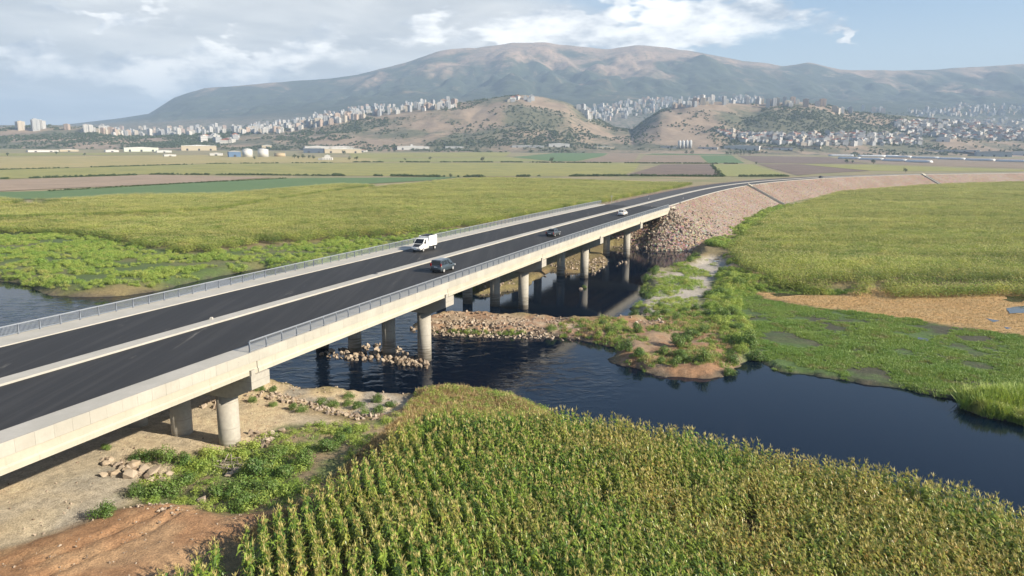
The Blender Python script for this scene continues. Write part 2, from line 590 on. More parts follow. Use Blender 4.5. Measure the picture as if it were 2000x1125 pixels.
paint(zone_w(Z_BEACH, 0.9), GRAVEL, SAND, 3)
paint(zone_w(Z_SCRUB, 1.0), (.26, .20, .12), (.12, .15, .05), 2)
paint(zone_w(Z_RED, 1.0), RED, (.37, .235, .13), 2.5)
for band in (0.0, 0.55):       # wheel tracks of a digger across the red soil
    tr = P([(60, 1105 + 60 * band), (300, 1010 + 45 * band), (430, 930 + 40 * band)], 2.6)
    dmin = np.minimum(*[np.abs(sdist(XX, YY, [tr[i], tr[i + 1], (tr[i + 1][0] + .01, tr[i + 1][1])])) for i in (0, 1)])
    ZZ -= 0.16 * (1 - sstep(.12, .4, dmin))
    ZZ += 0.10 * (sstep(.25, .5, dmin) - sstep(.5, .9, dmin))
paint(zone_w(CORN_FIELD, 0.7, .4), (.17, .105, .06), (.22, .14, .08), 2)
paint(zone_w(Z_EDGE, 0.5, .6), (.44, .29, .145), (.30, .16, .08), 1.2)
paint(zone_w(RIDGE, .5, .5), (.33, .24, .14), (.20, .18, .08), 1.5)
SDW = sdist(XX, YY, WATER)
paint((1 - sstep(-.2, .7, SDW + (fbm(XX, YY, 1.5, 3, 70) - .5))) * .85, (.10, .085, .062), MUD, 2)
paint(1 - sstep(-.6, .6, sdist(XX, YY, BAR_P2)), (.22, .17, .12))
# dark bare mud showing through the marsh
mm = zone_w(Z_MARSH, 2) * (1 - zone_w(Z_STRAW, .8, .5)) * sstep(.52, .60, fbm(XX * .6, YY * 1.9, 5, 4, 71)) * sstep(4, 16, -(sdist(XX, YY, P([(1450, 560), (2400, 560), (2400, 640), (2000, 655), (1700, 625), (1500, 600)], .6)) * -1))
paint(mm * .45, MUD, (.09, .075, .05), 2)
PUDDLES = [([(1500, 575), (1560, 572), (1600, 570), (1570, 577), (1520, 581)], 'straw'), ([(1940, 583), (1985, 580), (2040, 585), (2040, 594), (1975, 592)], 'straw'),
           ([(1960, 604), (2010, 598), (2060, 600), (2050, 612), (1970, 615)], 'straw'), ([(1925, 623), (1952, 628), (1940, 631)], 'straw'),
           ([(1780, 655), (1818, 662), (1810, 666), (1788, 660)], 'marsh'), ([(1960, 640), (1976, 643), (1966, 645)], 'marsh'), ([(1978, 752), (2000, 758), (2040, 775), (1985, 770)], 'marsh'),
           ([(1395, 508), (1408, 505), (1406, 513), (1394, 515)], 'track'), ([(1443, 458), (1452, 466), (1448, 474), (1440, 470)], 'track')]
puddle_polys = [P(p, 0.55) for p, _ in PUDDLES]

gme = mesh_from('ground', np.stack([XX, YY, ZZ], -1), grid_faces(*XX.shape), True)
ca = gme.color_attributes.new('soil', 'FLOAT_COLOR', 'POINT')
ca.data.foreach_set('color', C.reshape(-1))


def m_ground(t):
    g = t.n('ShaderNodeNewGeometry')
    co = g.outputs['Position']
    at_ = t.n('ShaderNodeAttribute', _attribute_name='soil').outputs['Color']
    n1, n2, n3 = t.noise(co, 1.6, 4.0, 0.65), t.noise(co, 9.0, 3.0, 0.65), t.noise(co, 45.0, 1.0, 0.6)
    v = t.mix(0.55, at_, t.mix(t.ramp(n1, .25, .75), (.28, .28, .28), (.74, .74, .74)), 'OVERLAY')
    v = t.mix(0.45, v, t.mix(t.ramp(n2, .3, .7), (.25, .25, .25), (.78, .78, .78)), 'OVERLAY')
    peb = t.n('ShaderNodeTexVoronoi', _feature='F1', Vector=co, Scale=3.6)
    pm = t.math('MULTIPLY', t.ramp(peb.outputs['Distance'], .17, .12), t.ramp(t.noise(co, .55, 3.0), .5, .6))
    v = t.mix(t.math('MULTIPLY', pm, .55), v, (.50, .45, .38))
    h = t.math('ADD', t.math('MULTIPLY', n1, 1.6), t.math('ADD', n2, t.math('MULTIPLY', n3, .35)))
    h = t.math('ADD', h, t.math('MULTIPLY', pm, .4))
    return bsdf(t, v, 0.92, h, 0.85, 0.10)


link('ground', gme, mat('ground', m_ground), kind='structure')


def m_water(t):
    co = t.n('ShaderNodeNewGeometry').outputs['Position']
    st = t.n('ShaderNodeMapping', Vector=co)
    st.inputs['Rotation'].default_value = (0, 0, math.radians(-22))
    st.inputs['Scale'].default_value = (0.8, 1.35, 1)
    fine = t.noise(st, 2.3, 4.0, 0.55, 0.4)
    coarse = t.noise(st, 0.5, 3.0, 0.5, 0.5)
    s = t.n('ShaderNodeSeparateXYZ', i0=co)

    def spot(cx, cy, r0, r1):
        d = t.math('SQRT', t.math('ADD', t.math('POWER', t.math('SUBTRACT', s.outputs[0], cx), 2.0), t.math('POWER', t.math('SUBTRACT', s.outputs[1], cy), 2.0)))
        return t.ramp(d, r1, r0)
    rip = t.math('MAXIMUM', spot(-22, 98, 10, 32), t.math('MULTIPLY', spot(4, 84, 3, 15), .9))
    rip = t.math('MAXIMUM', rip, spot(-75, 112, 12, 34))
    amp = t.math('ADD', 0.028, t.math('MULTIPLY', rip, t.math('MULTIPLY', t.ramp(coarse, .40, .66), 0.22)))
    h = t.math('MULTIPLY', t.math('ADD', fine, t.math('MULTIPLY', coarse, .9)), amp)
    foam_n = t.noise(st, 1.3, 6.0, 0.72, 1.2)
    foam = t.math('MULTIPLY', t.ramp(foam_n, .62, .68), spot(-78, 104, 2, 16))
    streak = t.math('MULTIPLY', t.ramp(t.noise(st, 1.1, 6.0, .7, 2.5), .60, .66), t.math('MULTIPLY', spot(22, 62, .5, 3.5), .10))
    c = t.mix(t.math('MAXIMUM', t.math('MULTIPLY', foam, .55), streak), (.0012, .006, .017), (.50, .52, .53))
    return bsdf(t, c, 0.03, h, 1.0, 0.16, IOR=1.33, Specular__IOR__Level=.29)


link('river', mesh_from('river', [(GX0, GY0, 0), (GX1, GY0, 0), (GX1, GY1, 0), (GX0, GY1, 0)], [(0, 1, 2, 3)]), mat('water', m_water), kind='structure')


def ngon(name, poly, z, m, **kw):
    bm = bmesh.new()
    vs = [bm.verts.new((x, y, z if not callable(z) else z(y))) for x, y in poly]
    bm.faces.new(vs)
    bmesh.ops.triangulate(bm, faces=bm.faces[:])
    me = bpy.data.meshes.new(name)
    bm.to_mesh(me)
    bm.free()
    if len(me.polygons) and me.polygons[0].normal.z < 0:
        me.flip_normals()
    return link(name, me, m, **kw)


pw = mat('puddle_water', lambda t: bsdf(t, (.05, .045, .038), 0.06, t.noise(None, 3.0), .05, .02))
for poly in puddle_polys:
    cxx, cyy = np.mean([p[0] for p in poly]), np.mean([p[1] for p in poly])
    dense = []
    for i in range(len(poly)):
        a, b = poly[i], poly[(i + 1) % len(poly)]
        for k in range(6):
            q = (a[0] + (b[0] - a[0]) * k / 6, a[1] + (b[1] - a[1]) * k / 6)
            f = 1 + .35 * (float(fbm(q[0], q[1], 1.6, 3, 90)) - .5)
            dense.append((cxx + (q[0] - cxx) * f, cyy + (q[1] - cyy) * f))
    zz = float(np.median(ground_z(np.array([p[0] for p in dense]), np.array([p[1] for p in dense])))) + .03
    ngon('puddle', dense, zz, pw, kind='structure')

# ------------------------------------------------------------------ the wide plain and its fields
px_ = np.array([-14000, -6000, -2500, -1200, -600, GX0, GX1, 600, 1200, 2500, 6000, 14000.])
py_ = np.concatenate([[-14000, -3000, -600, GY0, GY1], np.arange(340, 2100, 40), [2300, 2600, 3200]])
PX, PY = np.meshgrid(px_, py_)
PZ = zplain(PY)
fs = grid_faces(*PX.shape)
cx_ = PX.ravel()[fs].mean(1)
cy_ = PY.ravel()[fs].mean(1)
fs = fs[~((cx_ > GX0) & (cx_ < GX1) & (cy_ > GY0) & (cy_ < GY1))]


def crop(name, c1, c2, sc=0.05, stripe=None):
    def b(t):
        co = t.n('ShaderNodeNewGeometry').outputs['Position']
        n = t.noise(co, sc, 5.0, .65)
        n2 = t.noise(co, .6, 4.0, .7)
        c = t.mix(t.ramp(n, .3, .7), c1, c2)
        c = t.mix(.5, c, t.mix(n2, (.2, .2, .2), (.8, .8, .8)), 'OVERLAY')
        if stripe:
            wv = t.n('ShaderNodeTexWave', Vector=t.n('ShaderNodeMapping', Vector=co, Rotation=(0, 0, stripe[0])), Scale=stripe[1], Distortion=1.5, Detail=3.0)
            c = t.mix(t.math('MULTIPLY', wv.outputs[1], .35), c, stripe[2])
        return bsdf(t, c, .95, n2, .6, .4)
    return mat(name, b)


link('plain', mesh_from('plain', np.stack([PX, PY, PZ], -1), fs, True), crop('plain_soil', (.30, .24, .14), (.19, .19, .085), .02), kind='structure')
FC = dict(wheat=crop('crop_dry', (.38, .30, .13), (.29, .26, .10), .03), corn=crop('crop_corn', (.29, .27, .08), (.21, .215, .065), .03), soil=crop('bare_soil', (.34, .25, .18), (.27, .205, .145), .04),
          green=crop('crop_green', (.085, .155, .055), (.105, .17, .06), .05), plough=crop('ploughed', (.145, .105, .085), (.20, .145, .11), .03, (1.2, .12, (.11, .08, .065))), brown=crop('stubble', (.27, .195, .14), (.21, .165, .11), .04),
          lime=crop('crop_lime', (.22, .24, .075), (.26, .25, .085), .03))
FIELDS = [('wheat', [(-200, 309), (0, 306), (400, 303), (750, 309), (760, 317), (420, 319), (0, 331), (-200, 336)]),
          ('corn', [(-200, 338), (0, 332), (420, 320), (760, 318), (1250, 319), (1240, 333), (1215, 343), (890, 345), (480, 342), (300, 340), (0, 350), (-200, 356)]),
          ('soil', [(-200, 360), (0, 352), (300, 342), (530, 347), (350, 358), (0, 374), (-200, 381)]),
          ('green', [(80, 374), (360, 358), (540, 349), (900, 346), (850, 352), (640, 364), (420, 382), (250, 386), (0, 391), (-200, 400), (-200, 384), (0, 376)]),
          ('corn', [(680, 300), (1000, 297), (985, 306), (690, 309)]), ('green', [(1000, 307), (1100, 297), (1195, 293), (1180, 304), (1125, 315), (1080, 315)]),
          ('lime', [(700, 310), (990, 307), (1070, 315), (900, 316), (700, 317)]),
          ('brown', [(1135, 316), (1185, 303), (1200, 296), (1250, 296), (1238, 317)]), ('brown', [(1243, 317), (1258, 304), (1365, 303), (1378, 318)]),
          ('green', [(1260, 302), (1300, 296), (1420, 297), (1430, 303)]), ('green', [(1368, 304), (1430, 304), (1455, 319), (1385, 319)]),
          ('plough', [(1218, 343), (1292, 321), (1388, 321), (1403, 343)]), ('lime', [(1393, 321), (1470, 321), (1545, 344), (1410, 345)]),
          ('plough', [(1440, 304), (1620, 307), (1700, 320), (1480, 319)]), ('plough', [(1482, 321), (1560, 321), (1700, 334), (1600, 339), (1558, 343)]),
          ('corn', [(1566, 321), (1700, 322), (2000, 332), (2200, 334), (1900, 335), (1705, 334)]), ('brown', [(1640, 308), (1800, 306), (2000, 310), (2200, 315), (2200, 330), (1990, 329), (1710, 320)]),
          ('corn', [(-200, 300), (200, 299), (330, 301), (0, 305), (-200, 307)])]
for i, (k, pts) in enumerate(FIELDS):
    poly = [at_plain(*p) for p in pts]
    dense = []
    for j in range(len(poly)):
        a, b = poly[j], poly[(j + 1) % len(poly)]
        nseg = max(1, int(math.dist(a, b) / 40))
        dense += [(a[0] + (b[0] - a[0]) * q / nseg, a[1] + (b[1] - a[1]) * q / nseg) for q in range(nseg)]
    off = .22 + .02 * (i % 5)
    ngon('field', dense, lambda y, off=off: float(zplain(y)) + off, FC[k], kind='structure')

# ------------------------------------------------------------------ hills, city slope, mountain
def table(pts, r):
    """crest line: pairs of (tangent of azimuth, height) at depth r"""
    us, zs = [], []
    for a, b in pts:
        d = px_dir(a, b)
        us.append(d.x / d.y)
        zs.append(CZ + d.z / d.y * r)
    return np.array(us), np.array(zs)


RA, RB0, RB1, RCR = 2500.0, 2800.0, 4300.0, 6200.0
TA = table([(-600, 262), (-200, 259), (0, 257), (100, 254), (180, 256), (260, 274), (330, 272), (420, 268), (500, 264), (570, 258), (650, 240), (740, 226), (880, 209), (960, 200), (1020, 193), (1060, 197), (1110, 208), (1150, 232), (1200, 258), (1235, 262), (1260, 243), (1290, 224), (1340, 212), (1400, 207), (1480, 209), (1560, 206), (1620, 214), (1660, 226), (1750, 234), (1850, 243), (1900, 252), (2000, 262), (2300, 266), (2700, 262)], RA)
TB = table([(-600, 246), (0, 244), (200, 244), (450, 232), (600, 216), (700, 203), (900, 192), (1100, 194), (1300, 192), (1500, 190), (1700, 203), (1900, 207), (2000, 207), (2700, 210)], RB1)
TC = table([(-600, 262), (0, 250), (130, 243), (240, 230), (290, 222), (340, 190), (400, 172), (500, 163), (650, 152), (700, 145), (790, 122), (870, 96), (950, 90), (1000, 82), (1070, 82), (1130, 90), (1190, 96), (1240, 88), (1300, 92), (1380, 105), (1450, 118), (1530, 128), (1580, 122), (1640, 135), (1750, 137), (1800, 136), (1900, 130), (2000, 124), (2300, 118), (2700, 150)], RCR)


def far_z(u, y):
    u, y = np.asarray(u, float), np.asarray(y, float)
    x = u * y
    base = zplain(np.minimum(y, 2000)) + np.clip(y - 2000, 0, 1000) * 0.028
    # front hills
    ha = np.interp(u, *TA)
    t = (y - 1850) / (RA - 1850)
    prof = np.where(y < RA, sstep(0, 1, np.clip(t, 0, 1)) ** .85, 1 - sstep(RA, RA + 700, y))
    gull = np.abs(fbm(x, y * .8, 330, 4, 101) - .5) * 2
    rough = (gull - .35) * 95 * np.clip(prof, 0, 1) * np.clip(1 - np.abs(y - RA) / 700 * -0, 0, 1)
    env = np.clip(np.abs(y - RA) / 350, .12, 1)
    A = base + np.clip(ha - zplain(2000), 3, None) * prof + rough * env * np.clip((ha - 40) / 120, .1, 1)
    # long slope that carries the city
    hb = np.interp(u, *TB)
    tb = np.clip((y - RB0) / (RB1 - RB0), 0, 1)
    B0 = 50 + 0.0 * u
    B = np.where(y < RB0, base, B0 + (hb - B0) * tb ** 1.15) + 26 * (fbm(x, y, 500, 3, 105) - .5) * sstep(2700, 3300, y)
    # mountain
    hc = np.interp(u, *TC)
    tcn = np.clip((y - RB1) / (RCR - RB1), 0, 1)
    rid = np.abs(fbm(x, y * .55, 640, 5, 111) - .5) * 2
    M = hb + (hc - hb) * (tcn ** 1.25) + (rid - .33) * 240 * np.clip((hc - hb) / 620, .05, 1) * np.clip(np.sin(np.pi * np.clip(tcn, 0, 1)), .10, 1) * sstep(0, .15, tcn)
    rid2 = np.abs(fbm(x, y * .6, 210, 4, 117) - .5) * 2
    M = M + (rid2 - .35) * 115 * np.clip((hc - hb) / 620, .05, 1) * np.clip(np.sin(np.pi * np.clip(tcn, 0, 1)), .10, 1)
    M = np.where(y > RCR, hc - (y - RCR) * .25, M)
    M = np.where(y > RB1, np.maximum(M, 20), -1e3)
    return np.maximum(np.maximum(A, B), M)


def fan(name, ys, us, m):
    Y, U = np.meshgrid(ys, us, indexing='ij')
    Z = far_z(U, Y)
    link(name, mesh_from(name, np.stack([U * Y, Y, Z], -1), grid_faces(*Y.shape), True), m, kind='structure')


def m_hills(t):
    co = t.n('ShaderNodeNewGeometry').outputs['Position']
    n1, n2, n3 = t.noise(co, .0035, 6.0, .62, .6), t.noise(co, .016, 5.0, .65), t.noise(co, .07, 3.0, .6)
    c = t.mix(t.ramp(n2, .35, .65), (.325, .245, .175), (.24, .18, .13))
    c = t.mix(t.math('MULTIPLY', t.ramp(n1, .43, .57), .85), c, (.095, .105, .058))
    c = t.mix(t.math('MULTIPLY', t.ramp(n3, .54, .62), t.ramp(n1, .40, .55)), c, (.05, .062, .032))
    return bsdf(t, c, .95, n2, .8, 6.0)


def m_mount(t):
    g = t.n('ShaderNodeNewGeometry')
    co = g.outputs['Position']
    z = t.n('ShaderNodeSeparateXYZ', i0=co).outputs[2]
    n1, n2, n3 = t.noise(co, .0015, 7.0, .62, .8), t.noise(co, .008, 6.0, .66), t.noise(co, .04, 4.0, .65)
    hh = t.math('ADD', t.math('MULTIPLY', z, .00152), t.math('MULTIPLY', t.math('SUBTRACT', n1, .5), 2.6))
    bare = t.ramp(hh, .86, 1.22)
    rock = t.mix(t.ramp(n2, .35, .68), (.36, .25, .175), (.22, .165, .125))
    rock = t.mix(t.math('MULTIPLY', t.ramp(n3, .52, .62), .7), rock, (.075, .085, .055))
    wood = t.mix(t.ramp(n2, .4, .7), (.026, .040, .026), (.052, .066, .036))
    wood = t.mix(t.math('MULTIPLY', t.ramp(t.noise(co, .004, 5.0, .7, 1.5), .60, .68), .55), wood, (.26, .20, .14))
    c = t.mix(bare, wood, rock)
    low = t.ramp(z, 250., 160.)
    c = t.mix(t.math('MULTIPLY', low, .75), c, t.mix(t.ramp(n3, .45, .6), (.25, .21, .165), (.07, .085, .05)))
    return bsdf(t, c, .95, n2, .8, 18.0)


US = np.linspace(-1.15, 1.15, 560)
fan('hills', np.concatenate([np.linspace(1830, 2700, 120), np.linspace(2710, 3200, 40)]), US, mat('hills', m_hills))
fan('mountain', np.concatenate([np.linspace(3200, 4300, 70), np.linspace(4315, 6200, 190), np.linspace(6230, 8200, 22)]), US, mat('mountain', m_mount))


def far_hit(px, py, y0=1200.0):
    d = px_dir(px, py)
    u, s = d.x / d.y, d.z / d.y
    ys = np.linspace(y0, 7200, 1400)
    zt = np.where(ys < 1900, zplain(ys), far_z(np.full(ys.shape, u), ys))
    k = np.nonzero(zt >= CZ + s * ys)[0]
    if len(k) == 0:
        return None
    y = ys[k[0]]
    return (u * y, y, zt[k[0]])

# ------------------------------------------------------------------ materials for the built things
def m_concrete(c1, c2, stain=0.5):
    def b(t):
        co = t.n('ShaderNodeNewGeometry').outputs['Position']
        oi = t.n('ShaderNodeObjectInfo').outputs['Random']
        n1, n2, n3 = t.noise(co, .5, 5.0, .6), t.noise(co, 4.0, 5.0, .65), t.noise(co, 30.0, 2.0, .6)
        st = t.n('ShaderNodeMapping', Vector=co)
        st.inputs['Scale'].default_value = (3.0, 3.0, .22)
        run = t.noise(st, 1.0, 4.0, .6)
        c = t.mix(t.ramp(n1, .3, .7), c1, c2)
        c = t.mix(.35, c, t.mix(n2, (.3, .3, .3), (.72, .72, .72)), 'OVERLAY')
        c = t.mix(t.math('MULTIPLY', t.ramp(run, .56, .72), stain * .5), c, (.27, .21, .14))
        c = t.mix(t.math('MULTIPLY', t.math('SUBTRACT', oi, .5), .12), c, (.9, .88, .82))
        c = t.mix(t.math('MULTIPLY', t.math('SUBTRACT', .5, oi), .12), c, (.2, .19, .17))
        return bsdf(t, c, .85, t.math('ADD', n2, n3), .25, .015)
    return b


M_CONC = mat('concrete_pale', m_concrete((.45, .415, .34), (.39, .36, .295)))
M_CONC2 = mat('concrete_panel', m_concrete((.41, .39, .345), (.355, .34, .30), .35))
M_WALK = mat('concrete_walk', m_concrete((.44, .42, .38), (.385, .37, .33), .15))


def m_pier(t):
    co = t.n('ShaderNodeNewGeometry').outputs['Position']
    z = t.n('ShaderNodeSeparateXYZ', i0=co).outputs[2]
    st = t.n('ShaderNodeMapping', Vector=co)
    st.inputs['Scale'].default_value = (.25, .25, 3.0)
    lay = t.noise(st, 1.4, 4.0, .6)
    n = t.noise(co, 3.0, 5.0, .6)
    c = t.mix(t.ramp(n, .3, .7), (.40, .38, .335), (.34, .32, .285))
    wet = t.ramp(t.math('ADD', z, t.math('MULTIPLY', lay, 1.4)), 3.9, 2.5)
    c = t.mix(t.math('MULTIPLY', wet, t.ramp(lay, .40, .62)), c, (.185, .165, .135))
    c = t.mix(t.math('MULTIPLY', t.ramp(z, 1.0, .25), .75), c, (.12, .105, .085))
    rg = t.math('ABSOLUTE', t.math('SUBTRACT', t.math('FRACT', t.math('MULTIPLY', z, .42)), .5))
    c = t.mix(t.math('MULTIPLY', t.ramp(rg, .016, .008), .5), c, (.2, .19, .17))
    return bsdf(t, c, .85, n, .2, .02)


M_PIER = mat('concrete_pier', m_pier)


def m_asphalt(base, lite):
    def b(t):
        co = t.n('ShaderNodeNewGeometry').outputs['Position']
        mp = t.n('ShaderNodeMapping', Vector=co)
        mp.inputs['Rotation'].default_value = (0, 0, math.radians(24.3))
        mp.inputs['Scale'].default_value = (1.6, .05, 1)
        lane = t.noise(mp, .9, 4.0, .6)
        n, n2 = t.noise(co, .35, 4.0, .6), t.noise(co, 60.0, 2.0, .6)
        c = t.mix(t.ramp(lane, .42, .70), base, lite)
        c = t.mix(.3, c, t.mix(n, (.3, .3, .3), (.7, .7, .7)), 'OVERLAY')
        mp2 = t.n('ShaderNodeMapping', Vector=co)
        mp2.inputs['Rotation'].default_value = (0, 0, math.radians(24.3))
        mp2.inputs['Scale'].default_value = (.9, .13, 1)
        dust = t.noise(mp2, .55, 6.0, .7, .6)
        c = t.mix(t.math('MULTIPLY', t.ramp(dust, .62, .76), .5), c, (.34, .31, .27))
        return bsdf(t, c, .75, n2, .35, .01)
    return b


M_ASPH = mat('asphalt_new', m_asphalt((.0215, .021, .0215), (.035, .034, .034)))
M_ASPH2 = mat('asphalt_road', m_asphalt((.062, .062, .064), (.085, .084, .083)))
M_RAIL = mat('galvanised_rail', lambda t: bsdf(t, (.34, .37, .42), .42, Metallic=.35))
M_POST = mat('rail_post', lambda t: bsdf(t, (.20, .225, .27), .45, Metallic=.3))

# ------------------------------------------------------------------ the bridge
BR0 = Vector((*bpos(60, 11)[:2], 0.0))
bridge = thing('road_bridge', 'long pale concrete road bridge with dark asphalt lanes on round piers across the river', 'bridge', BR0)


def rel(p):
    return (p[0] - BR0.x, p[1] - BR0.y, p[2] - BR0.z)


def sweep(name, sec, s0, s1, step, m, parent, smooth=False):
    n = max(2, int(round((s1 - s0) / step)) + 1)
    mb = MB()
    mb.loft([[rel(bpos(s, a, b)) for a, b in sec] for s in np.linspace(s0, s1, n)])
    return mb.build(name, m, parent, smooth)


S_A, S_B, SPAN, S_J = -69.0, 174.8, 34.83, 0.6
sweep('deck_slab', [(0.0, -.80), (23.2, -.80), (23.2, -.16), (0.0, -.16)], S_A, S_B, 6, M_CONC, bridge)
sweep('carriageway', [(1.83, -.158), (10.22, -.158), (10.22, -.09), (1.83, -.09)], S_A, S_B, 6, M_ASPH, bridge)
sweep('carriageway', [(11.70, -.158), (20.46, -.158), (20.46, -.09), (11.70, -.09)], S_A, S_B, 6, M_ASPH, bridge)
sweep('median_strip', [(10.225, -.158), (11.695, -.158), (11.695, .05), (11.66, .07), (10.26, .07), (10.225, .05)], S_A, S_B, 6, M_WALK, bridge)
sweep('walkway', [(-.10, -.158), (1.825, -.158), (1.825, -.02), (1.79, .0), (-.10, .0)], S_A, S_B, 6, M_WALK, bridge)
sweep('walkway', [(20.465, -.158), (23.3, -.158), (23.3, .0), (20.5, .0), (20.465, -.02)], S_A, S_B, 6, M_WALK, bridge)
sweep('edge_beam', [(23.203, -.85), (23.42, -.85), (23.42, .02), (23.303, .02), (23.303, -.16), (23.203, -.16)], S_A, S_B, 6, M_CONC2, bridge)
# facing panels, 1.2 m each, on the side that is seen
pm = MB().box(.004, 1.196, -.115, 0, -.83, .03).mesh('facing_panel')
pm.materials.append(M_CONC2)
k = 0
s = -52.0
while s < 174:
    p = bpos(s, -.105)
    o = link('facing_panel', pm, None, bridge, rel((p[0], p[1], p[2] + RN.uniform(-.003, .003))), (0, 0, math.pi / 2 - bhead(s)))
    o.location.x += RN.uniform(-.003, .003)
    s += 1.2
# spans
GSEC = [(-.13, -.84), (-.13, -1.38), (-.22, -1.50), (-.22, -1.83), (.55, -1.83), (.55, -1.50), (.46, -1.38), (.46, -.84)]
for k in range(-2, 5):
    a, b = S_J + SPAN * k + .04, S_J + SPAN * (k + 1) - .04
    for lat in (.0, 3.3, 6.6, 9.9, 13.2, 16.5, 19.8, 22.9):
        sweep('girder', [(lat + q, r) for q, r in GSEC], a, b, 11.6, M_CONC, bridge)
# piers
ground_cols = []
for k in range(-1, 5):
    s = S_J + SPAN * k
    mb = MB()
    pr = [(-.42, -1.86), (23.6, -1.86), (23.6, -3.05), (21.4, -4.1), (1.8, -4.1), (-.42, -3.05)]
    mb.loft([[rel(bpos(s + d, a, b)) for a, b in pr] for d in (-1.1, 1.1)])
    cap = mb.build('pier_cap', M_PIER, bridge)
    st = MB()
    st.loft([[rel(bpos(s + d, a, b)) for a, b in [(-.44, -1.98), (-.25, -1.98), (-.25, -1.40), (-.44, -1.40)]] for d in (-1.05, -.62)])
    st.build('stopper_block', M_PIER, cap)
    for i in range(4):
        lat = 3.38 + 5.47 * i
        c = bpos(s, lat)
        ground_cols.append((c[0], c[1]))
        cc = rel((c[0], c[1], 0))
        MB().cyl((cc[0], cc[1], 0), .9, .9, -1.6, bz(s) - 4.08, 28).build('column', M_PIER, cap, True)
for (s0, s1) in ((S_A - 3, S_A - .1), (S_B + .1, S_B + 2.0)):
    mb = MB()
    mb.loft([[rel(bpos(q, a, b)) for a, b in [(-.5, -10.4), (23.7, -10.4), (23.7, -.2), (-.5, -.2)]] for q in (s0, s1)])
    mb.build('abutment_wall', M_PIER, bridge)
mb = MB()
mb.loft([[rel(bpos(S_B + a, l, b)) for a, b in [(-.6, .05), (3.4, .05), (2.6, -.9), (.2, -4.6), (-.6, -4.6)]] for l in (-.60, -.52)][::-1])
mb.build('wing_wall', M_CONC, bridge)
# railings
pan = MB()
pan.box(0, 2.0, -.035, .035, .89, .95).box(0.05, 1.95, -.02, .02, .10, .14)
for i in range(17):
    x = .10 + i * 1.8 / 16
    pan.box(x - .014, x + .014, -.009, .009, .14, .89)
panm = pan.mesh('railing_panel')
panm.materials.append(M_RAIL)
po = MB()
po.loft([[(-.05, y - .02, z), (.05, y - .02, z), (.05, y + .10, z), (-.05, y + .10, z)] for y, z in ((-.06, 0.0), (-.03, .30), (-.05, .62), (-.10, .888))])
pom = po.mesh('post')
pom.materials.append(M_POST)
for lat, s0, s1, flip in ((.0, 0.0, 173.0, 0), (23.2, -31.36, 180.0, 1)):
    mb = MB()
    n = int((s1 - s0) / 2)
    mb.loft([[rel(bpos(s0 + 2 * i, lat + a, b)) for a, b in [(-.03, .955), (.03, .955), (.03, .985), (-.03, .985)]] for i in range(n + 1)])
    rail = mb.build('railing', M_RAIL, bridge)
    for i in range(n + 1):
        s = s0 + 2 * i
        p = rel(bpos(s, lat))
        rz = math.pi / 2 - bhead(s)
        link('post', pom, None, rail, p, (0, 0, rz + (0 if flip else math.pi)))
        if i < n:
            link('railing_panel', panm, None, rail, p, (0, 0, rz))

# ------------------------------------------------------------------ road and embankment beyond the bridge
MED = 10.96
path = [Vector(bpos(q, MED)[:2]) for q in (100, 140, 174)] + [Vector(q) for q in [(57.5, 266.5), (77.5, 310.), (101, 356), (127.5, 400), (156, 441), (217.5, 514), (283, 572), (352, 620), (485, 690), (760, 800), (1300, 960), (2400, 1200)]]
for _ in range(3):             # corner cutting twice, ends kept
    q = [path[0]]
    for a, b in zip(path[:-1], path[1:]):
        q += [a * .75 + b * .25, a * .25 + b * .75]
    path = q + [path[-1]]
PA = np.array([(p.x, p.y) for p in path])
seg = np.hypot(*np.diff(PA, axis=0).T)
TS = np.concatenate([[0], np.cumsum(seg)])


def rpos(t, lat, z):
    x, y = np.interp(t, TS, PA[:, 0]), np.interp(t, TS, PA[:, 1])
    x2, y2 = np.interp(t + 3, TS, PA[:, 0]), np.interp(t + 3, TS, PA[:, 1])
    x1, y1 = np.interp(t - 3, TS, PA[:, 0]), np.interp(t - 3, TS, PA[:, 1])
    h = math.hypot(x2 - x1, y2 - y1) + 1e-9
    tx, ty = (x2 - x1) / h, (y2 - y1) / h
    return (x - ty * lat, y + tx * lat, z)


xe, ye, _ = bpos(S_B, MED)
T0 = TS[np.argmin((PA[:, 0] - xe) ** 2 + (PA[:, 1] - ye) ** 2)] + .5
T1 = TS[-1] - 10


def rz_(t):
    return DK + .2 - .10 + np.interp(t - T0, [0, 150, 400, 3000], [0, .0, -.3, -.6])


tt = np.concatenate([np.arange(T0, T0 + 500, 6.0), np.arange(T0 + 500, T1, 25.0)])


def rsweep(name, sec, m, kind='structure', t_list=tt):
    mb = MB()
    mb.loft([[rpos(t, a, float(rz_(t)) + b) for a, b in sec] for t in t_list])
    return mb.build(name, m, None, kind=kind)


rsweep('road', [(-9.2, -.3), (-.75, -.3), (-.75, .0), (-9.2, -.03)][::-1], M_ASPH2)
rsweep('road', [(.75, -.3), (9.5, -.3), (9.5, -.03), (.75, .0)][::-1], M_ASPH2)
rsweep('road_median', [(-.74, -.3), (.74, -.3), (.74, .14), (-.74, .14)][::-1], M_WALK)
rsweep('kerb', [(-9.75, -.3), (-9.21, -.3), (-9.21, .14), (-9.75, .14)][::-1], M_WALK)

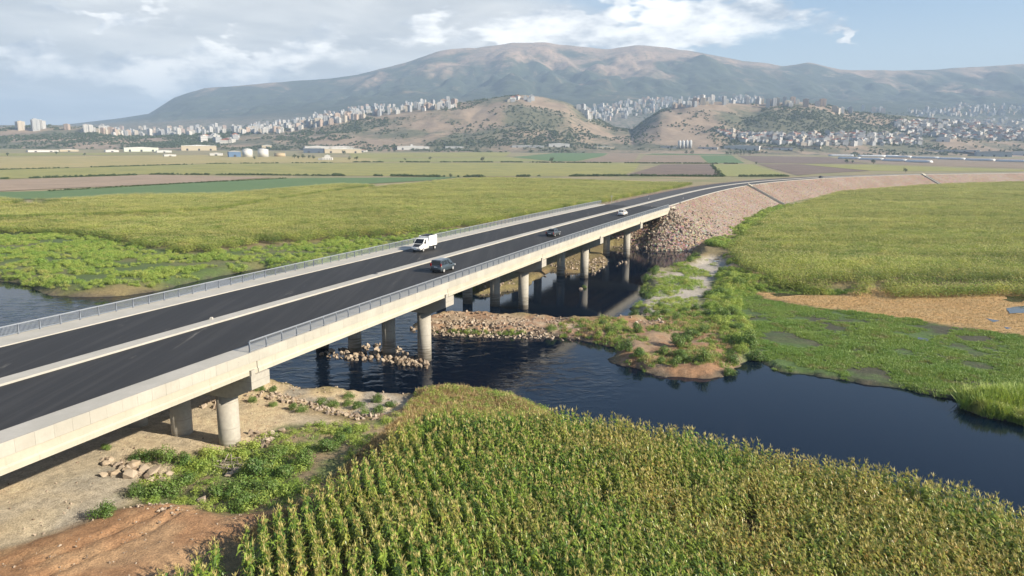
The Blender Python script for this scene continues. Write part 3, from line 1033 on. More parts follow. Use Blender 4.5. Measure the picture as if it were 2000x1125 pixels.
# skirt of the embankment: outline of the platform, then rows down the slope
EZ = -.05
outl = []                      # (x, y, nx, ny, t, part)
for t in tt[::-1]:
    a, b = rpos(t, -10.2, 0), rpos(t, -11.2, 0)
    outl.append((a[0], a[1], b[0] - a[0], b[1] - a[1], t, 0))
tx0, ty0 = math.sin(bhead(S_B)), math.cos(bhead(S_B))
rn = (outl[-1][2], outl[-1][3])
cx0, cy0 = outl[-1][0], outl[-1][1]
for i in range(1, 13):
    f = i / 12 * math.pi / 2
    nx, ny = rn[0] * math.cos(f) - tx0 * math.sin(f), rn[1] * math.cos(f) - ty0 * math.sin(f)
    outl.append((cx0, cy0, nx, ny, T0, 1))
aL = rpos(T0, 11.8, 0)
for i in range(1, 9):
    f = i / 8
    outl.append((cx0 + (aL[0] - cx0) * f, cy0 + (aL[1] - cy0) * f, -tx0, -ty0, T0, 2))
for i in range(1, 9):
    f = i / 8 * math.pi / 2
    outl.append((aL[0], aL[1], -tx0 * math.cos(f) - rn[0] * math.sin(f), -ty0 * math.cos(f) - rn[1] * math.sin(f), T0, 3))
for t in tt[1:]:
    a, b = rpos(t, 11.8, 0), rpos(t, 12.8, 0)
    outl.append((a[0], a[1], b[0] - a[0], b[1] - a[1], t, 4))
ROWS = 16


def skirt(o, f):
    """point on the slope: f 0 at the crest, 1 at the foot"""
    x, y, nx, ny, t, part = o
    run = {0: 23.0, 1: 19.5, 2: 15.0, 3: 17.5, 4: 20.0}[part]
    drop = 11.8
    d = f * run
    if part == 2 and f > 0:
        d = -2 + f * 17
    return (x + nx * d, y + ny * d, float(rz_(t)) + EZ - f * drop)


ev, ef = [], []
for o in outl:
    for r in range(ROWS + 1):
        p = skirt(o, r / ROWS)
        j = .35 * (float(fbm(p[0], p[1], 2.5, 3, 130)) - .5) * (r > 0)
        ev.append((p[0], p[1], p[2] + j))
for i in range(len(outl) - 1):
    for r in range(ROWS):
        a = i * (ROWS + 1) + r
        ef.append((a, a + 1, a + ROWS + 2, a + ROWS + 1))
b0 = len(ev)
for t in tt:                   # the platform under the road
    ev += [rpos(t, -10.2, float(rz_(t)) + EZ - .0), rpos(t, 11.8, float(rz_(t)) + EZ)]
for i in range(len(tt) - 1):
    ef.append((b0 + 2 * i, b0 + 2 * i + 2, b0 + 2 * i + 3, b0 + 2 * i + 1))


def m_rubble(t):
    co = t.n('ShaderNodeNewGeometry').outputs['Position']
    n1, n2 = t.noise(co, .06, 4.0, .6), t.noise(co, 1.2, 5.0, .7)
    vor = t.n('ShaderNodeTexVoronoi', Vector=co, Scale=1.5)
    c = t.mix(t.ramp(n1, .35, .65), (.265, .195, .15), (.32, .265, .22))
    c = t.mix(.45, c, vor.outputs['Color'], 'SOFT_LIGHT')
    c = t.mix(t.ramp(vor.outputs['Distance'], .35, .75), c, (.19, .125, .09))
    return bsdf(t, c, .92, t.math('ADD', t.math('MULTIPLY', vor.outputs['Distance'], -1.2), n2), .8, .25)


emb = link('embankment', mesh_from('embankment', ev, ef, True), mat('rubble', m_rubble), kind='structure')

# ------------------------------------------------------------------ stones
def m_stone(name, c1, c2):
    def b(t):
        oi = t.n('ShaderNodeObjectInfo').outputs['Random']
        co = t.n('ShaderNodeTexCoord').outputs['Object']
        n = t.noise(co, 2.2, 4.0, .65)
        c = t.mix(oi, c1, c2)
        c = t.mix(.5, c, t.mix(n, (.2, .2, .2), (.82, .82, .82)), 'OVERLAY')
        return bsdf(t, c, .9, n, .5, .08)
    return mat(name, b)


def stone_mesh(name, m, seed, flat=.7):
    r = random.Random(seed)
    bm = bmesh.new()
    for _ in range(15):
        v = Vector((r.gauss(0, 1), r.gauss(0, 1), r.gauss(0, 1))).normalized() * r.uniform(.42, .56)
        bm.verts.new((v.x * r.uniform(.9, 1.25), v.y, v.z * flat))
    bmesh.ops.convex_hull(bm, input=bm.verts[:])
    bmesh.ops.delete(bm, geom=[v for v in bm.verts if not v.link_faces], context='VERTS')
    me = bpy.data.meshes.new(name)
    bm.to_mesh(me)
    bm.free()
    me.materials.append(m)
    return me


M_ST_TAN, M_ST_PINK, M_ST_DARK = m_stone('stone_tan', (.32, .255, .185), (.42, .35, .275)), m_stone('stone_pink', (.18, .14, .11), (.43, .365, .30)), m_stone('stone_brown', (.16, .115, .08), (.42, .35, .28))
ST_TAN = [stone_mesh('stone', M_ST_TAN, 300 + i) for i in range(7)]
ST_PINK = [stone_mesh('stone', M_ST_PINK, 320 + i) for i in range(7)]
ST_BROWN = [stone_mesh('stone', M_ST_DARK, 340 + i) for i in range(7)]


def rand_in(poly, n, r=rng):
    xs, ys = [p[0] for p in poly], [p[1] for p in poly]
    out = np.empty((0, 2))
    while len(out) < n:
        q = np.stack([r.uniform(min(xs), max(xs), n * 3), r.uniform(min(ys), max(ys), n * 3)], 1)
        out = np.concatenate([out, q[sdist(q[:, 0], q[:, 1], poly) < 0]])
    return out[:n]


def stones(parent, pts, size, protos, n_single, label):
    """pts (n,3); the n_single that show largest become parts, the rest one heap"""
    n = len(pts)
    pts = np.asarray(pts, float)
    app = size / np.hypot(pts[:, 0], pts[:, 1])
    order = np.argsort(-app)
    rr = np.random.default_rng(5)
    rot = rr.uniform(0, 6.28, (n, 3)) * np.array([.25, .25, 1])
    scl = size[:, None] * rr.uniform(.75, 1.25, (n, 3))
    for i in order[:n_single]:
        link('stone', protos[int(i) % len(protos)], None, parent, tuple(pts[i]), tuple(rot[i]), tuple(scl[i]))
    rest = order[n_single:]
    if len(rest):
        scatter('loose_stones', pts[rest], rot[rest], scl[rest], protos, None, None, 3, parent)


# riprap on the slope facing the water and the corn
rp, rs = [], []
vis = [o for o in outl if o[5] in (0, 1, 2) and o[4] < T0 + 330]
for o in vis:
    dens = 60 if o[5] == 1 else (52 if o[4] < T0 + 60 else 34 if o[5] != 2 else 10)
    for _ in range(dens):
        f = RN.random() ** .9
        p = skirt(o, f)
        jx, jy = RN.uniform(-2.6, 2.6), RN.uniform(-2.6, 2.6)
        tx, ty = -o[3], o[2]
        near_pile = (1 if o[5] == 1 or o[4] < T0 + 25 else 0)
        rp.append((p[0] + tx * jx, p[1] + ty * jx, p[2] + .05))
        rs.append(RN.uniform(.3, 1.15) * (.85 if near_pile else .55))
stones(emb, rp, np.array(rs), ST_PINK + ST_TAN[:4], 290, '')

GROUND = bpy.data.objects['ground']
gp, gs = [], []


def add_stones(poly, n, lo, hi, zoff=0.0):
    q = rand_in(poly, n)
    z = ground_z(q[:, 0], q[:, 1])
    for (x, y), zz in zip(q, z):
        s_ = RN.uniform(lo, hi)
        gp.append((x, y, max(zz, -.1) + zoff + s_ * .12))
        gs.append(s_)


def band(pts, z, wd):
    c = [Vector(at(a, b, z)) for a, b in pts]
    L, R_ = [], []
    for i, p in enumerate(c):
        d = (c[min(i + 1, len(c) - 1)] - c[max(i - 1, 0)]).normalized()
        nrm = Vector((-d.y, d.x)) * wd
        L.append(tuple(p + nrm))
        R_.append(tuple(p - nrm))
    return L + R_[::-1]


add_stones(band([(445, 778), (520, 785), (600, 800), (690, 826), (745, 826)], 1.4, 1.0), 190, .25, .62)
add_stones(band([(405, 790), (440, 795)], 2, 1.2), 30, .3, .7)
add_stones(P([(180, 885), (250, 905), (330, 930), (325, 945), (250, 925)], 2.2), 40, .35, .8)
add_stones(P([(490, 845), (545, 850), (530, 875), (500, 870)], 2.2), 30, .3, .7)
add_stones(P([(240, 988), (320, 975), (375, 1000), (330, 1015)], 2.6), 40, .12, .3)
add_stones(band([(532, 751), (560, 755), (595, 763), (650, 768), (800, 779)], .2, .5), 60, .15, .4)
add_stones(P([(850, 763), (960, 778), (940, 790), (860, 780)], .8), 60, .12, .3)
add_stones(Z_YARD, 170, .06, .24)
add_stones(Z_RED, 130, .06, .22)
add_stones(Z_BEACH, 120, .06, .25)
n_near = len(gp)
add_stones(BAR_P2, 260, .28, .85, .06)
add_stones(P([(780, 690), (838, 704), (834, 718), (775, 710)], .2), 40, .4, 1.0, .2)
add_stones(P([(842, 638), (900, 632), (1000, 640), (1088, 645), (1080, 656), (1000, 655), (900, 652), (842, 649)], .5), 360, .25, .75)
add_stones(Z_CAUSE, 380, .14, .5)
add_stones(P([(1200, 620), (1280, 600), (1300, 640), (1240, 640)], .8), 40, .3, .7)
add_stones(P([(940, 545), (1010, 548), (1012, 563), (936, 575)], .5), 70, .3, .7)
add_stones(P([(1072, 515), (1120, 505), (1185, 505), (1188, 515), (1165, 530), (1080, 530)], .5), 170, .35, .85)
add_stones(P([(1200, 466), (1285, 470), (1286, 482), (1198, 481)], .8), 90, .4, .9)
for a in [(648, 687), (672, 690), (797, 706), (1142, 562), (1135, 565), (1210, 515), (1215, 512), (1222, 514), (1205, 520), (1060, 538), (1065, 540), (803, 642), (808, 645)]:
    x, y = at(*a, 0)
    gp.append((x, y, .05))
    gs.append(RN.uniform(.5, .9))
stones(GROUND, gp, np.array(gs), ST_BROWN + ST_BROWN + ST_TAN[:4], 295, '')
BOULD = [(207, 905, 1.1), (262, 908, 1.2), (252, 930, 1.7), (281, 921, 1.5), (300, 925, 1.7), (318, 937, 1.2), (223, 925, 1.2), (290, 940, 1.3), (240, 915, .9), (205, 928, 1.0), (330, 925, .9),
         (440, 905, 1.1), (460, 915, 1.2), (447, 925, 1.0), (475, 905, 1.0), (550, 845, 1.0), (525, 862, .9), (395, 972, 1.1), (510, 905, .8), (700, 828, .8), (590, 845, .8)]
for i, (a, b, sz) in enumerate(BOULD):
    x, y = at(a, b, 2.2)
    sz *= .75
    o = link('boulder', stone_mesh('boulder', M_ST_TAN, 400 + i, .6), None, None, (x, y, float(ground_z(x, y)) + sz * .18), (RN.uniform(-.3, .3), RN.uniform(-.3, .3), RN.uniform(0, 6)), sz)
    if i < 11:
        tag(o, 'tan angular boulder in the rubble heap on the sandy yard below the bridge', 'boulder', 'boulders in the heap on the sandy yard')
    else:
        tag(o, 'tan boulder half hidden among the bushes between pier and corn field', 'boulder', 'boulders among the bushes by the pier')

x, y = at(455, 905, 2.3)
bpz = thing('brushwood_heap', 'grey heap of dead branches between the green bushes near the first pier', 'branches', (x, y, float(ground_z(x, y))))
for i in range(46):
    a, l = RN.uniform(0, 6.28), RN.uniform(.8, 2.2)
    c = Vector((RN.uniform(-1.3, 1.3), RN.uniform(-.8, .8), RN.uniform(.05, .55)))
    d = Vector((math.cos(a) * l / 2, math.sin(a) * l / 2, RN.uniform(-.18, .25)))
    sv = Vector((-d.y, d.x, 0)).normalized()
    mb = MB()
    mb.loft([[tuple(p + sv * rr * math.cos(q) + Vector((0, 0, 1)) * rr * math.sin(q)) for q in (0, 1.57, 3.14, 4.71)] for p, rr in ((c - d, .045), (c, .035), (c + d, .012))])
    mb.build('branch', mottled('dead_wood', (.23, .19, .155), (.32, .28, .24), 2.0), bpz)

# drains down the slope
for t_, lab in ((None, 'grey concrete drain chute with pale head wall on the rubble slope, the nearer one'), (1, 'grey concrete drain chute high on the rubble slope, the far one by the bend')):
    goal = at(1513, 382, 6.5) if t_ is None else at(1812, 350, 7.0)
    oo = min([o for o in outl if o[5] == 0], key=lambda o: math.dist(skirt(o, .42)[:2], goal))
    p0, p1 = Vector(skirt(oo, .03)), Vector(skirt(oo, .78))
    p0.z += .45
    p1.z += .45
    root = thing('drain_chute', lab, 'drain', p0)
    ax = (p1 - p0)
    sd = Vector((-oo[3], oo[2], 0)).normalized()
    wdt = 2.2 if t_ is None else 3.2

    def slab(name, u0, u1, o0, o1, hgt, m):
        mb = MB()
        up = Vector((0, 0, 1))
        c = [ax * u0 + sd * o0, ax * u0 + sd * o1, ax * u1 + sd * o1, ax * u1 + sd * o0]
        mb.hexa([q - up * .6 for q in c] + [q + up * hgt for q in c])
        o_ = mb.build(name, m, root)
        return o_
    slab('channel_floor', 0, 1, -wdt * .5, wdt * .5, .0, mat('chute_concrete', m_concrete((.34, .33, .29), (.28, .27, .24))))
    slab('channel_wall', 0, 1, -wdt * .5 - .3, -wdt * .5, .45, M_WALK)
    slab('channel_wall', 0, 1, wdt * .5, wdt * .5 + .3, .45, M_WALK)
    slab('head_wall', -.05, .06, -wdt * .5 - .35, wdt * .5 + .35, .55, M_CONC)

# ------------------------------------------------------------------ vehicles
M_TYRE, M_GLASS, M_BLACK = plain('tyre', (.018, .018, .018), .8), plain('car_glass', (.012, .015, .018), .06), plain('black_plastic', (.02, .02, .022), .5)
M_RIM, M_PLATE = plain('rim', (.62, .62, .63), .35, Metallic=.4), plain('number_plate', (.75, .75, .73), .5)
M_TAIL, M_LAMP = plain('tail_lamp', (.35, .015, .012), .25), plain('head_lamp', (.75, .76, .78), .15)


def paintm(name, c):
    return mat(name, lambda t: bsdf(t, c, .28, Coat__Weight=.6, Coat__Roughness=.08))


def ring(x, hw, z0, z1, r=.1, top=None):
    top = hw if top is None else top
    return [(x, -hw, z0 + r), (x, -hw + r, z0), (x, hw - r, z0), (x, hw, z0 + r), (x, hw, z1 - r * 1.4), (x, top - r, z1), (x, -top + r, z1), (x, -hw, z1 - r * 1.4)]


def lerp3(a, b, t):
    return tuple(a[i] + (b[i] - a[i]) * t for i in range(3))


def pane(quad, u0, u1, v0, v1, out, name, m, parent):
    """thin glass laid on a quad a,b (bottom) c,d (top), in fractions, 12 mm proud"""
    a, b, c, d = quad

    def q(u, v):
        return Vector(lerp3(lerp3(a, b, u), lerp3(d, c, u), v))
    n = (Vector(b) - Vector(a)).cross(Vector(d) - Vector(a)).normalized()
    if n.dot(Vector(out)) < 0:
        n = -n
    pts = [q(u0, v0), q(u1, v0), q(u1, v1), q(u0, v1)]
    mb = MB().hexa([tuple(p - n * .02) for p in pts] + [tuple(p + n * .012) for p in pts])
    return mb.build(name, m, parent)


def wheels(root, xs, hw, r):
    for x in xs:
        for sy in (-1, 1):
            y = sy * (hw - .12)
            w_ = MB().cyl((x, y, r), r, r, -.10, .10, 18, axis='y').build('wheel', M_TYRE, root, True)
            MB().cyl((x, y + sy * .105, r), r * .66, r * .60, -.012, .012, 14, axis='y').build('rim', M_RIM, w_)


def cabin(root, paint_, x_rb, x_rt, x_ft, x_fb, wb, wt, zb, zt, splits, rear=True, name='cabin'):
    A, B = (x_rb, -wb, zb), (x_fb, -wb, zb)
    C_, D_ = (x_ft, -wt, zt), (x_rt, -wt, zt)
    mir = lambda p: (p[0], -p[1], p[2])
    mb = MB().hexa([A, B, mir(B), mir(A), D_, C_, mir(C_), mir(D_)])
    cab = mb.build(name, paint_, root)
    for sgn in (-1, 1):
        quad = [A, B, C_, D_] if sgn < 0 else [mir(A), mir(B), mir(C_), mir(D_)]
        for u0, u1 in splits:
            pane(quad, u0, u1, .12, .86, (0, sgn, .2), 'side_window', M_GLASS, cab)
    pane([B, mir(B), mir(C_), C_], .06, .94, .08, .92, (1, 0, .4), 'windscreen', M_GLASS, cab)
    if rear:
        pane([A, mir(A), mir(D_), D_], .08, .92, .16, .88, (-1, 0, .3), 'rear_window', M_GLASS, cab)
    # roof skin, a little crowned
    mb = MB().hexa([(x_rt + .02, -wt + .04, zt - .01), (x_ft - .02, -wt + .04, zt - .01), (x_ft - .02, wt - .04, zt - .01), (x_rt + .02, wt - .04, zt - .01),
                    (x_rt + .12, -wt + .18, zt + .045), (x_ft - .15, -wt + .18, zt + .045), (x_ft - .15, wt - .18, zt + .045), (x_rt + .12, wt - .18, zt + .045)])
    mb.build('roof', paint_, cab)
    return cab


def bits(root, hw, xf, xr, zl, zt_, plate_z):
    for sy in (-1, 1):
        MB().box(xf - .10, xf + .015, sy * (hw - .22) - .16, sy * (hw - .22) + .16, zl - .09, zl + .09).build('headlight', M_LAMP, root)
        MB().box(xr - .02, xr + .08, sy * (hw - .10) - .09, sy * (hw - .10) + .09, zt_ - .2, zt_ + .2).build('tail_light', M_TAIL, root)
        MB().box(xf - 1.55, xf - 1.35, sy * (hw + .12) - .09, sy * (hw + .12) + .09, 1.0, 1.16).build('mirror', M_BLACK, root)
    MB().box(xr - .025, xr + .01, -.26, .26, plate_z, plate_z + .12).build('number_plate', M_PLATE, root)
    MB().box(xf - .01, xf + .025, -.26, .26, .42, .53).build('number_plate', M_PLATE, root)


def place(root, s, lat, back=False):
    p = bpos(s, lat, -.088)
    root.location = p
    root.rotation_euler = (0, 0, math.pi / 2 - bhead(s) + (math.pi if back else 0))


# dark people carrier, tall rear, seen from behind
mpv = thing('family_van', 'dark blue grey family van driving away in the near lanes, the closest of the cars', 'van')
pb = paintm('paint_bluegrey', (.045, .062, .078))
MB().loft([ring(-2.16, .80, .34, .95, .08), ring(-2.10, .86, .26, 1.02), ring(-1.2, .89, .22, 1.06), ring(.6, .89, .22, 1.05), ring(1.25, .88, .22, 1.02), ring(1.9, .84, .24, .93, .1, .76), ring(2.20, .74, .32, .78, .1, .64)]).build('body', pb, mpv, True)
cabin(mpv, pb, -2.12, -1.98, .55, 1.42, .86, .71, 1.0, 1.76, [(.05, .30), (.33, .58), (.62, .80)])
MB().box(-2.26, -2.08, -.84, .84, .30, .52).build('bumper', M_BLACK, mpv)
wheels(mpv, (-1.36, 1.32), .90, .325)
bits(mpv, .88, 2.14, -2.15, .72, 1.15, .80)
place(mpv, 43.4, 4.75)

# dark saloon further on
sal = thing('saloon_car', 'dark grey saloon car with a sloping boot in the middle of the near lanes', 'car')
pg = paintm('paint_darkgrey', (.05, .058, .064))


def saloon(root, paint_, boxy=0.0):
    MB().loft([ring(-2.15, .74, .38, .86, .08), ring(-2.05, .82, .28, .96), ring(-1.3, .86, .22, .99), ring(.5, .87, .22, .97), ring(1.2, .86, .22, .93), ring(1.9, .82, .24, .84, .1, .72), ring(2.18, .72, .32, .70, .1, .6)]).build('body', paint_, root, True)
    cabin(root, paint_, -1.62 - .05 * boxy, -1.02 - .30 * boxy, .22, .92, .80, .60 + .07 * boxy, .93, 1.42, [(.14, .45), (.49, .80)])
    MB().box(-2.24, -2.04, -.80, .80, .32, .50).build('bumper', M_BLACK if not boxy else M_RIM, root)
    wheels(root, (-1.28, 1.28), .86, .31)
    bits(root, .84, 2.10, -2.13, .64, .74, .58)


saloon(sal, pg)
place(sal, 90.1, 5.2)
wsal = thing('old_saloon_car', 'white boxy old saloon car driving away, the farthest vehicle on the bridge', 'car')
saloon(wsal, paintm('paint_white_old', (.74, .73, .70)), 1.0)
place(wsal, 141.8, 5.3)
fcar = thing('distant_car', 'tiny dark car far off on the road bend above the rubble slope', 'car')
saloon(fcar, pg)
t_c = min(np.arange(T0, T0 + 700, 2.0), key=lambda t: math.dist(rpos(t, -5, 0)[:2], at(1621, 348.5, 10.5)))
fcar.location = rpos(t_c, -5, float(rz_(t_c)) + .01)
d_ = Vector(rpos(t_c + 3, -5, 0)) - Vector(rpos(t_c - 3, -5, 0))
fcar.rotation_euler = (0, 0, math.atan2(d_.y, d_.x))

# white light lorry with a box body coming the other way
van = thing('box_van', 'white box van with dark bonnet coming towards us in the far lanes', 'van')
pw_ = paintm('paint_white', (.80, .79, .76))
MB().loft([ring(-.35, .95, .42, 1.42, .06), ring(.75, .96, .40, 1.40, .08), ring(1.35, .95, .40, 1.28, .1, .88), ring(2.15, .90, .40, 1.02, .1, .80), ring(2.42, .82, .46, .86, .1, .70)]).build('body', pw_, van, True)
cabin(van, pw_, -.35, -.30, .70, 1.62, .93, .80, 1.30, 2.12, [(.52, .82)], rear=False)
MB().hexa([(1.45, -.70, 1.255), (2.36, -.60, .93), (2.36, .60, .93), (1.45, .70, 1.255), (1.45, -.70, 1.285), (2.36, -.60, .96), (2.36, .60, .96), (1.45, .70, 1.285)]).build('bonnet', plain('bonnet_black', (.018, .018, .02), .35), van)
MB().box(2.30, 2.52, -.88, .88, .40, .62).build('bumper', plain('grey_bumper', (.16, .17, .18), .6), van)
box = MB().box(-3.05, -.40, -1.02, 1.02, .78, 2.40).build('cargo_box', mat('box_white', lambda t: bsdf(t, (.78, .77, .74), .5)), van)
MB().box(-3.05, -.2, -.45, .45, .50, .77).build('chassis', M_BLACK, van)
tr = plain('print_grey', (.42, .44, .47), .6)
for sy in (-1, 1):
    mb = MB()
    seg_ = 22
    for i in range(seg_):
        a0, a1 = 2 * math.pi * i / seg_, 2 * math.pi * (i + 1) / seg_
        if 8 <= i <= 10:
            continue
        pts = [(-1.7 + .62 * math.cos(a) * r, sy * 1.024, 1.72 + .40 * math.sin(a) * r) for a, r in ((a0, .86), (a1, .86), (a1, 1), (a0, 1))]
        mb.add(pts, [(0, 1, 2, 3)] if sy < 0 else [(3, 2, 1, 0)])
    for zz, l0, l1 in ((1.80, -2.1, -1.3), (1.68, -2.05, -1.35), (1.56, -1.95, -1.5)):
        mb.add([(l0, sy * 1.024, zz), (l1, sy * 1.024, zz), (l1, sy * 1.024, zz + .05), (l0, sy * 1.024, zz + .05)], [(0, 1, 2, 3)])
    for l0 in (-2.9, -2.6, -2.3, -1.9, -1.5, -1.1, -.8):
        mb.add([(l0, sy * 1.024, .98), (l0 + .2, sy * 1.024, .98), (l0 + .2, sy * 1.024, 1.06), (l0, sy * 1.024, 1.06)], [(0, 1, 2, 3)])
    mb.build('painted_emblem', tr, box)
for x0, x1 in ((-2.9, -1.75), (-1.65, -.55)):
    MB().box(x0, x1, -.75, .75, 2.46, 2.53).build('roof_panel', M_BLACK, box)
MB().box(-3.0, -.5, -.95, -.90, 2.40, 2.50).box(-3.0, -.5, .90, .95, 2.40, 2.50).build('roof_rack', pw_, box)
for x in (-2.45, 1.45):
    for sy in (-1, 1):
        w_ = MB().cyl((x, sy * .84, .34), .34, .34, -.11, .11, 18, axis='y').build('wheel', M_TYRE, van, True)
        MB().cyl((x, sy * .956, .34), .22, .20, -.012, .012, 14, axis='y').build('rim', M_RIM, w_)
for sy in (-1, 1):
    MB().box(2.20, 2.45, sy * .66 - .14, sy * .66 + .14, .70, .86).build('headlight', M_LAMP, van)
    MB().box(.98, 1.10, sy * 1.10 - .10, sy * 1.10 + .10, 1.35, 1.68).build('mirror', M_BLACK, van)
MB().box(2.505, 2.53, -.26, .26, .46, .57).build('number_plate', M_PLATE, van)
place(van, 60.1, 17.55, True)

# small things on the road
bp = thing('marker_block', 'small white marker block at the edge of the bridge median', 'marker', bpos(7.6, 11.5, .07))
MB().loft([[(-r, -r, z), (r, -r, z), (r, r, z), (-r, r, z)] for r, z in ((.22, 0), (.20, .22), (.10, .34))]).build('block', M_WALK, bp)
bp.scale = (.65, .65, .65)
for q, lab in (((1267, 389), 'thin white marker post standing on the far carriageway past the bridge'), ((1334, 388), 'thin white marker post at the kerb just past the bridge end')):
    x, y = at(q[0], q[1] + 1.5, DK + .1)
    r_ = thing('marker_post', lab, 'marker', (x, y, DK + .1))
    MB().cyl((0, 0, 0), .05, .045, 0, 1.0, 10).build('shaft', plain('post_white', (.7, .7, .68), .5), r_)
    MB().box(-.16, .16, -.03, .03, .78, 1.05).build('reflector_head', M_BLACK, r_)
    MB().cyl((0, 0, 0), .2, .16, 0, .1, 12).build('foot', M_BLACK, r_)
x, y = at(733, 536, DK)
mh = MB().cyl((0, 0, 0), .36, .36, 0, .02, 20).build('drain_cover', M_BLACK, bridge, loc=rel((x, y, DK + .072)))
for q, hgt, lab in (((1183, 401), 5.0, 'slim grey pole at the corn edge beside the left railing end'),):
    x, y = at(q[0], q[1], DK - 1)
    r_ = thing('pole', lab, 'pole', (x + 3, y + 8, 2.0))
    MB().cyl((0, 0, 0), .09, .06, 0, 10.6, 8).build('mast', plain('pole_grey', (.4, .4, .4), .6), r_)
    MB().box(-.5, .5, -.05, .05, 10.2, 10.32).build('crossarm', plain('pole_grey', (.4, .4, .4), .6), r_)

# ------------------------------------------------------------------ plants
def m_leaf(name, c1, c2, c3=None, trans=.25, sc=.5, far=False):
    def b(t):
        oi = t.n('ShaderNodeObjectInfo').outputs['Random']
        co = t.n('ShaderNodeNewGeometry').outputs['Position']
        n = t.noise(co, sc, 3.0, .6)
        c = t.mix(t.math('ADD', t.math('MULTIPLY', oi, .55), t.math('MULTIPLY', t.ramp(n, .3, .7), .45)), c1, c2)
        if c3 is not None:
            c = t.mix(t.math('MULTIPLY', t.ramp(t.noise(co, sc * 3.1, 2.0, .6), .55, .7), .8), c, c3)
        if far:
            mp = t.n('ShaderNodeMapping', Vector=co)
            mp.inputs['Rotation'].default_value = (0, 0, math.radians(-6))
            mp.inputs['Scale'].default_value = (.012, .22, 0)
            c = t.mix(.75, c, t.mix(t.ramp(t.noise(mp, 1.0, 4.0, .65), .36, .66), (.22, .24, .22), (.80, .78, .76)), 'OVERLAY')
        p = bsdf(t, c, .52)
        tr_ = t.n('ShaderNodeBsdfTranslucent', Color=t.mix(.5, c, (.30, .34, .05)))
        return t.n('ShaderNodeMixShader', i0=trans, i1=p, i2=tr_)
    return mat(name, b)


def m_corn(t):
    oi = t.n('ShaderNodeObjectInfo').outputs['Random']
    co = t.n('ShaderNodeNewGeometry').outputs['Position']
    x = t.n('ShaderNodeSeparateXYZ', i0=co).outputs[0]
    c = t.mix(oi, (.075, .17, .030), (.35, .46, .07))
    ripe = t.math('ADD', t.noise(co, .16, 3.0, .6), t.math('MULTIPLY', t.ramp(x, -2., 22.), .16))
    fine = t.noise(co, 2.6, 3.0, .65)
    c = t.mix(t.math('MULTIPLY', t.ramp(ripe, .46, .72), t.ramp(fine, .40, .58)), c, (.46, .40, .105))
    c = t.mix(t.math('MULTIPLY', t.ramp(ripe, .52, .78), t.ramp(t.noise(co, 3.7, 2.0, .6), .53, .63)), c, (.52, .30, .10))
    p = bsdf(t, c, .38)
    tr_ = t.n('ShaderNodeBsdfTranslucent', Color=t.mix(.5, c, (.34, .36, .05)))
    return t.n('ShaderNodeMixShader', i0=.32, i1=p, i2=tr_)


M_CLEAF = mat('corn_leaf', m_corn)
M_CTASS = m_leaf('corn_tassel', (.48, .42, .14), (.60, .50, .19), (.54, .34, .14), .28, .5)
M_CLEAF2 = m_leaf('corn_leaf_far', (.15, .235, .045), (.43, .46, .105), (.50, .45, .13), .34, .05, True)
M_CTASS2 = m_leaf('corn_tassel_far', (.58, .53, .23), (.68, .58, .26), None, .25, .03, True)
M_BUSH = m_leaf('bush_leaf', (.06, .135, .026), (.19, .29, .062), (.26, .29, .09), .24, .5)
M_WEED = m_leaf('weed_leaf', (.20, .35, .055), (.46, .53, .12), (.48, .46, .15), .36, .10)
M_GRASS = m_leaf('marsh_grass', (.12, .27, .042), (.29, .38, .085), (.27, .25, .10), .30, .12)
M_DRY = m_leaf('dry_grass', (.36, .26, .11), (.46, .33, .16), (.30, .16, .08), .15, .5)
M_TREE = m_leaf('tree_leaf', (.055, .085, .034), (.085, .11, .045), None, .15, .1)
M_BARK = plain('bark', (.12, .09, .065), .9)


def strip(V, F, MI, base, az, length, rise, droop, width, segs=3, mi=0, twist=.0):
    """an arching blade"""
    b0 = len(V)
    dx_, dy_ = math.cos(az), math.sin(az)
    sx, sy = -dy_, dx_
    for i in range(segs + 1):
        f = i / segs
        r = length * f
        z = rise * f - droop * f * f
        w_ = width * (1 - f) ** .7 * .5 + .004
        if i == 0:
            w_ = width * .35
        cx, cy, cz = base[0] + dx_ * r, base[1] + dy_ * r, base[2] + z
        V.append((cx - sx * w_, cy - sy * w_, cz + twist * w_))
        V.append((cx + sx * w_, cy + sy * w_, cz - twist * w_))
    for i in range(segs):
        a = b0 + 2 * i
        F.append((a, a + 1, a + 3, a + 2))
        MI.append(mi)


def corn_plant(r, V, F, MI, x=0.0, y=0.0, z=0.0, h=2.3, leaves=10, segs=3, stalk=True, tassel=6, wide=.105):
    if stalk:
        b0 = len(V)
        for zz, rr in ((0, .018), (h, .009)):
            for k_ in range(3):
                a = k_ * 2.094
                V.append((x + rr * math.cos(a), y + rr * math.sin(a), z + zz))
        for k_ in range(3):
            F.append((b0 + k_, b0 + (k_ + 1) % 3, b0 + 3 + (k_ + 1) % 3, b0 + 3 + k_))
            MI.append(0)
    az0 = r.uniform(-.25, .25) if stalk else r.uniform(0, 6.28)
    for i in range(leaves):
        f = (i + .5) / leaves
        L = (.86 - .42 * f) * r.uniform(.7, 1.15)
        strip(V, F, MI, (x, y, z + h * (.22 + .72 * f)), az0 + i * math.pi + r.uniform(-.75, .75), L, L * r.uniform(.5, .95), L * r.uniform(.7, 1.45), wide * r.uniform(.8, 1.2), segs, 0, r.uniform(-.8, .8))
    for i in range(tassel):
        L = r.uniform(.18, .36)
        strip(V, F, MI, (x, y, z + h - .04), r.uniform(0, 6.28), L * r.uniform(.25, .7), L, L * r.uniform(.0, .45), .034, 2, 1, r.uniform(-1, 1))


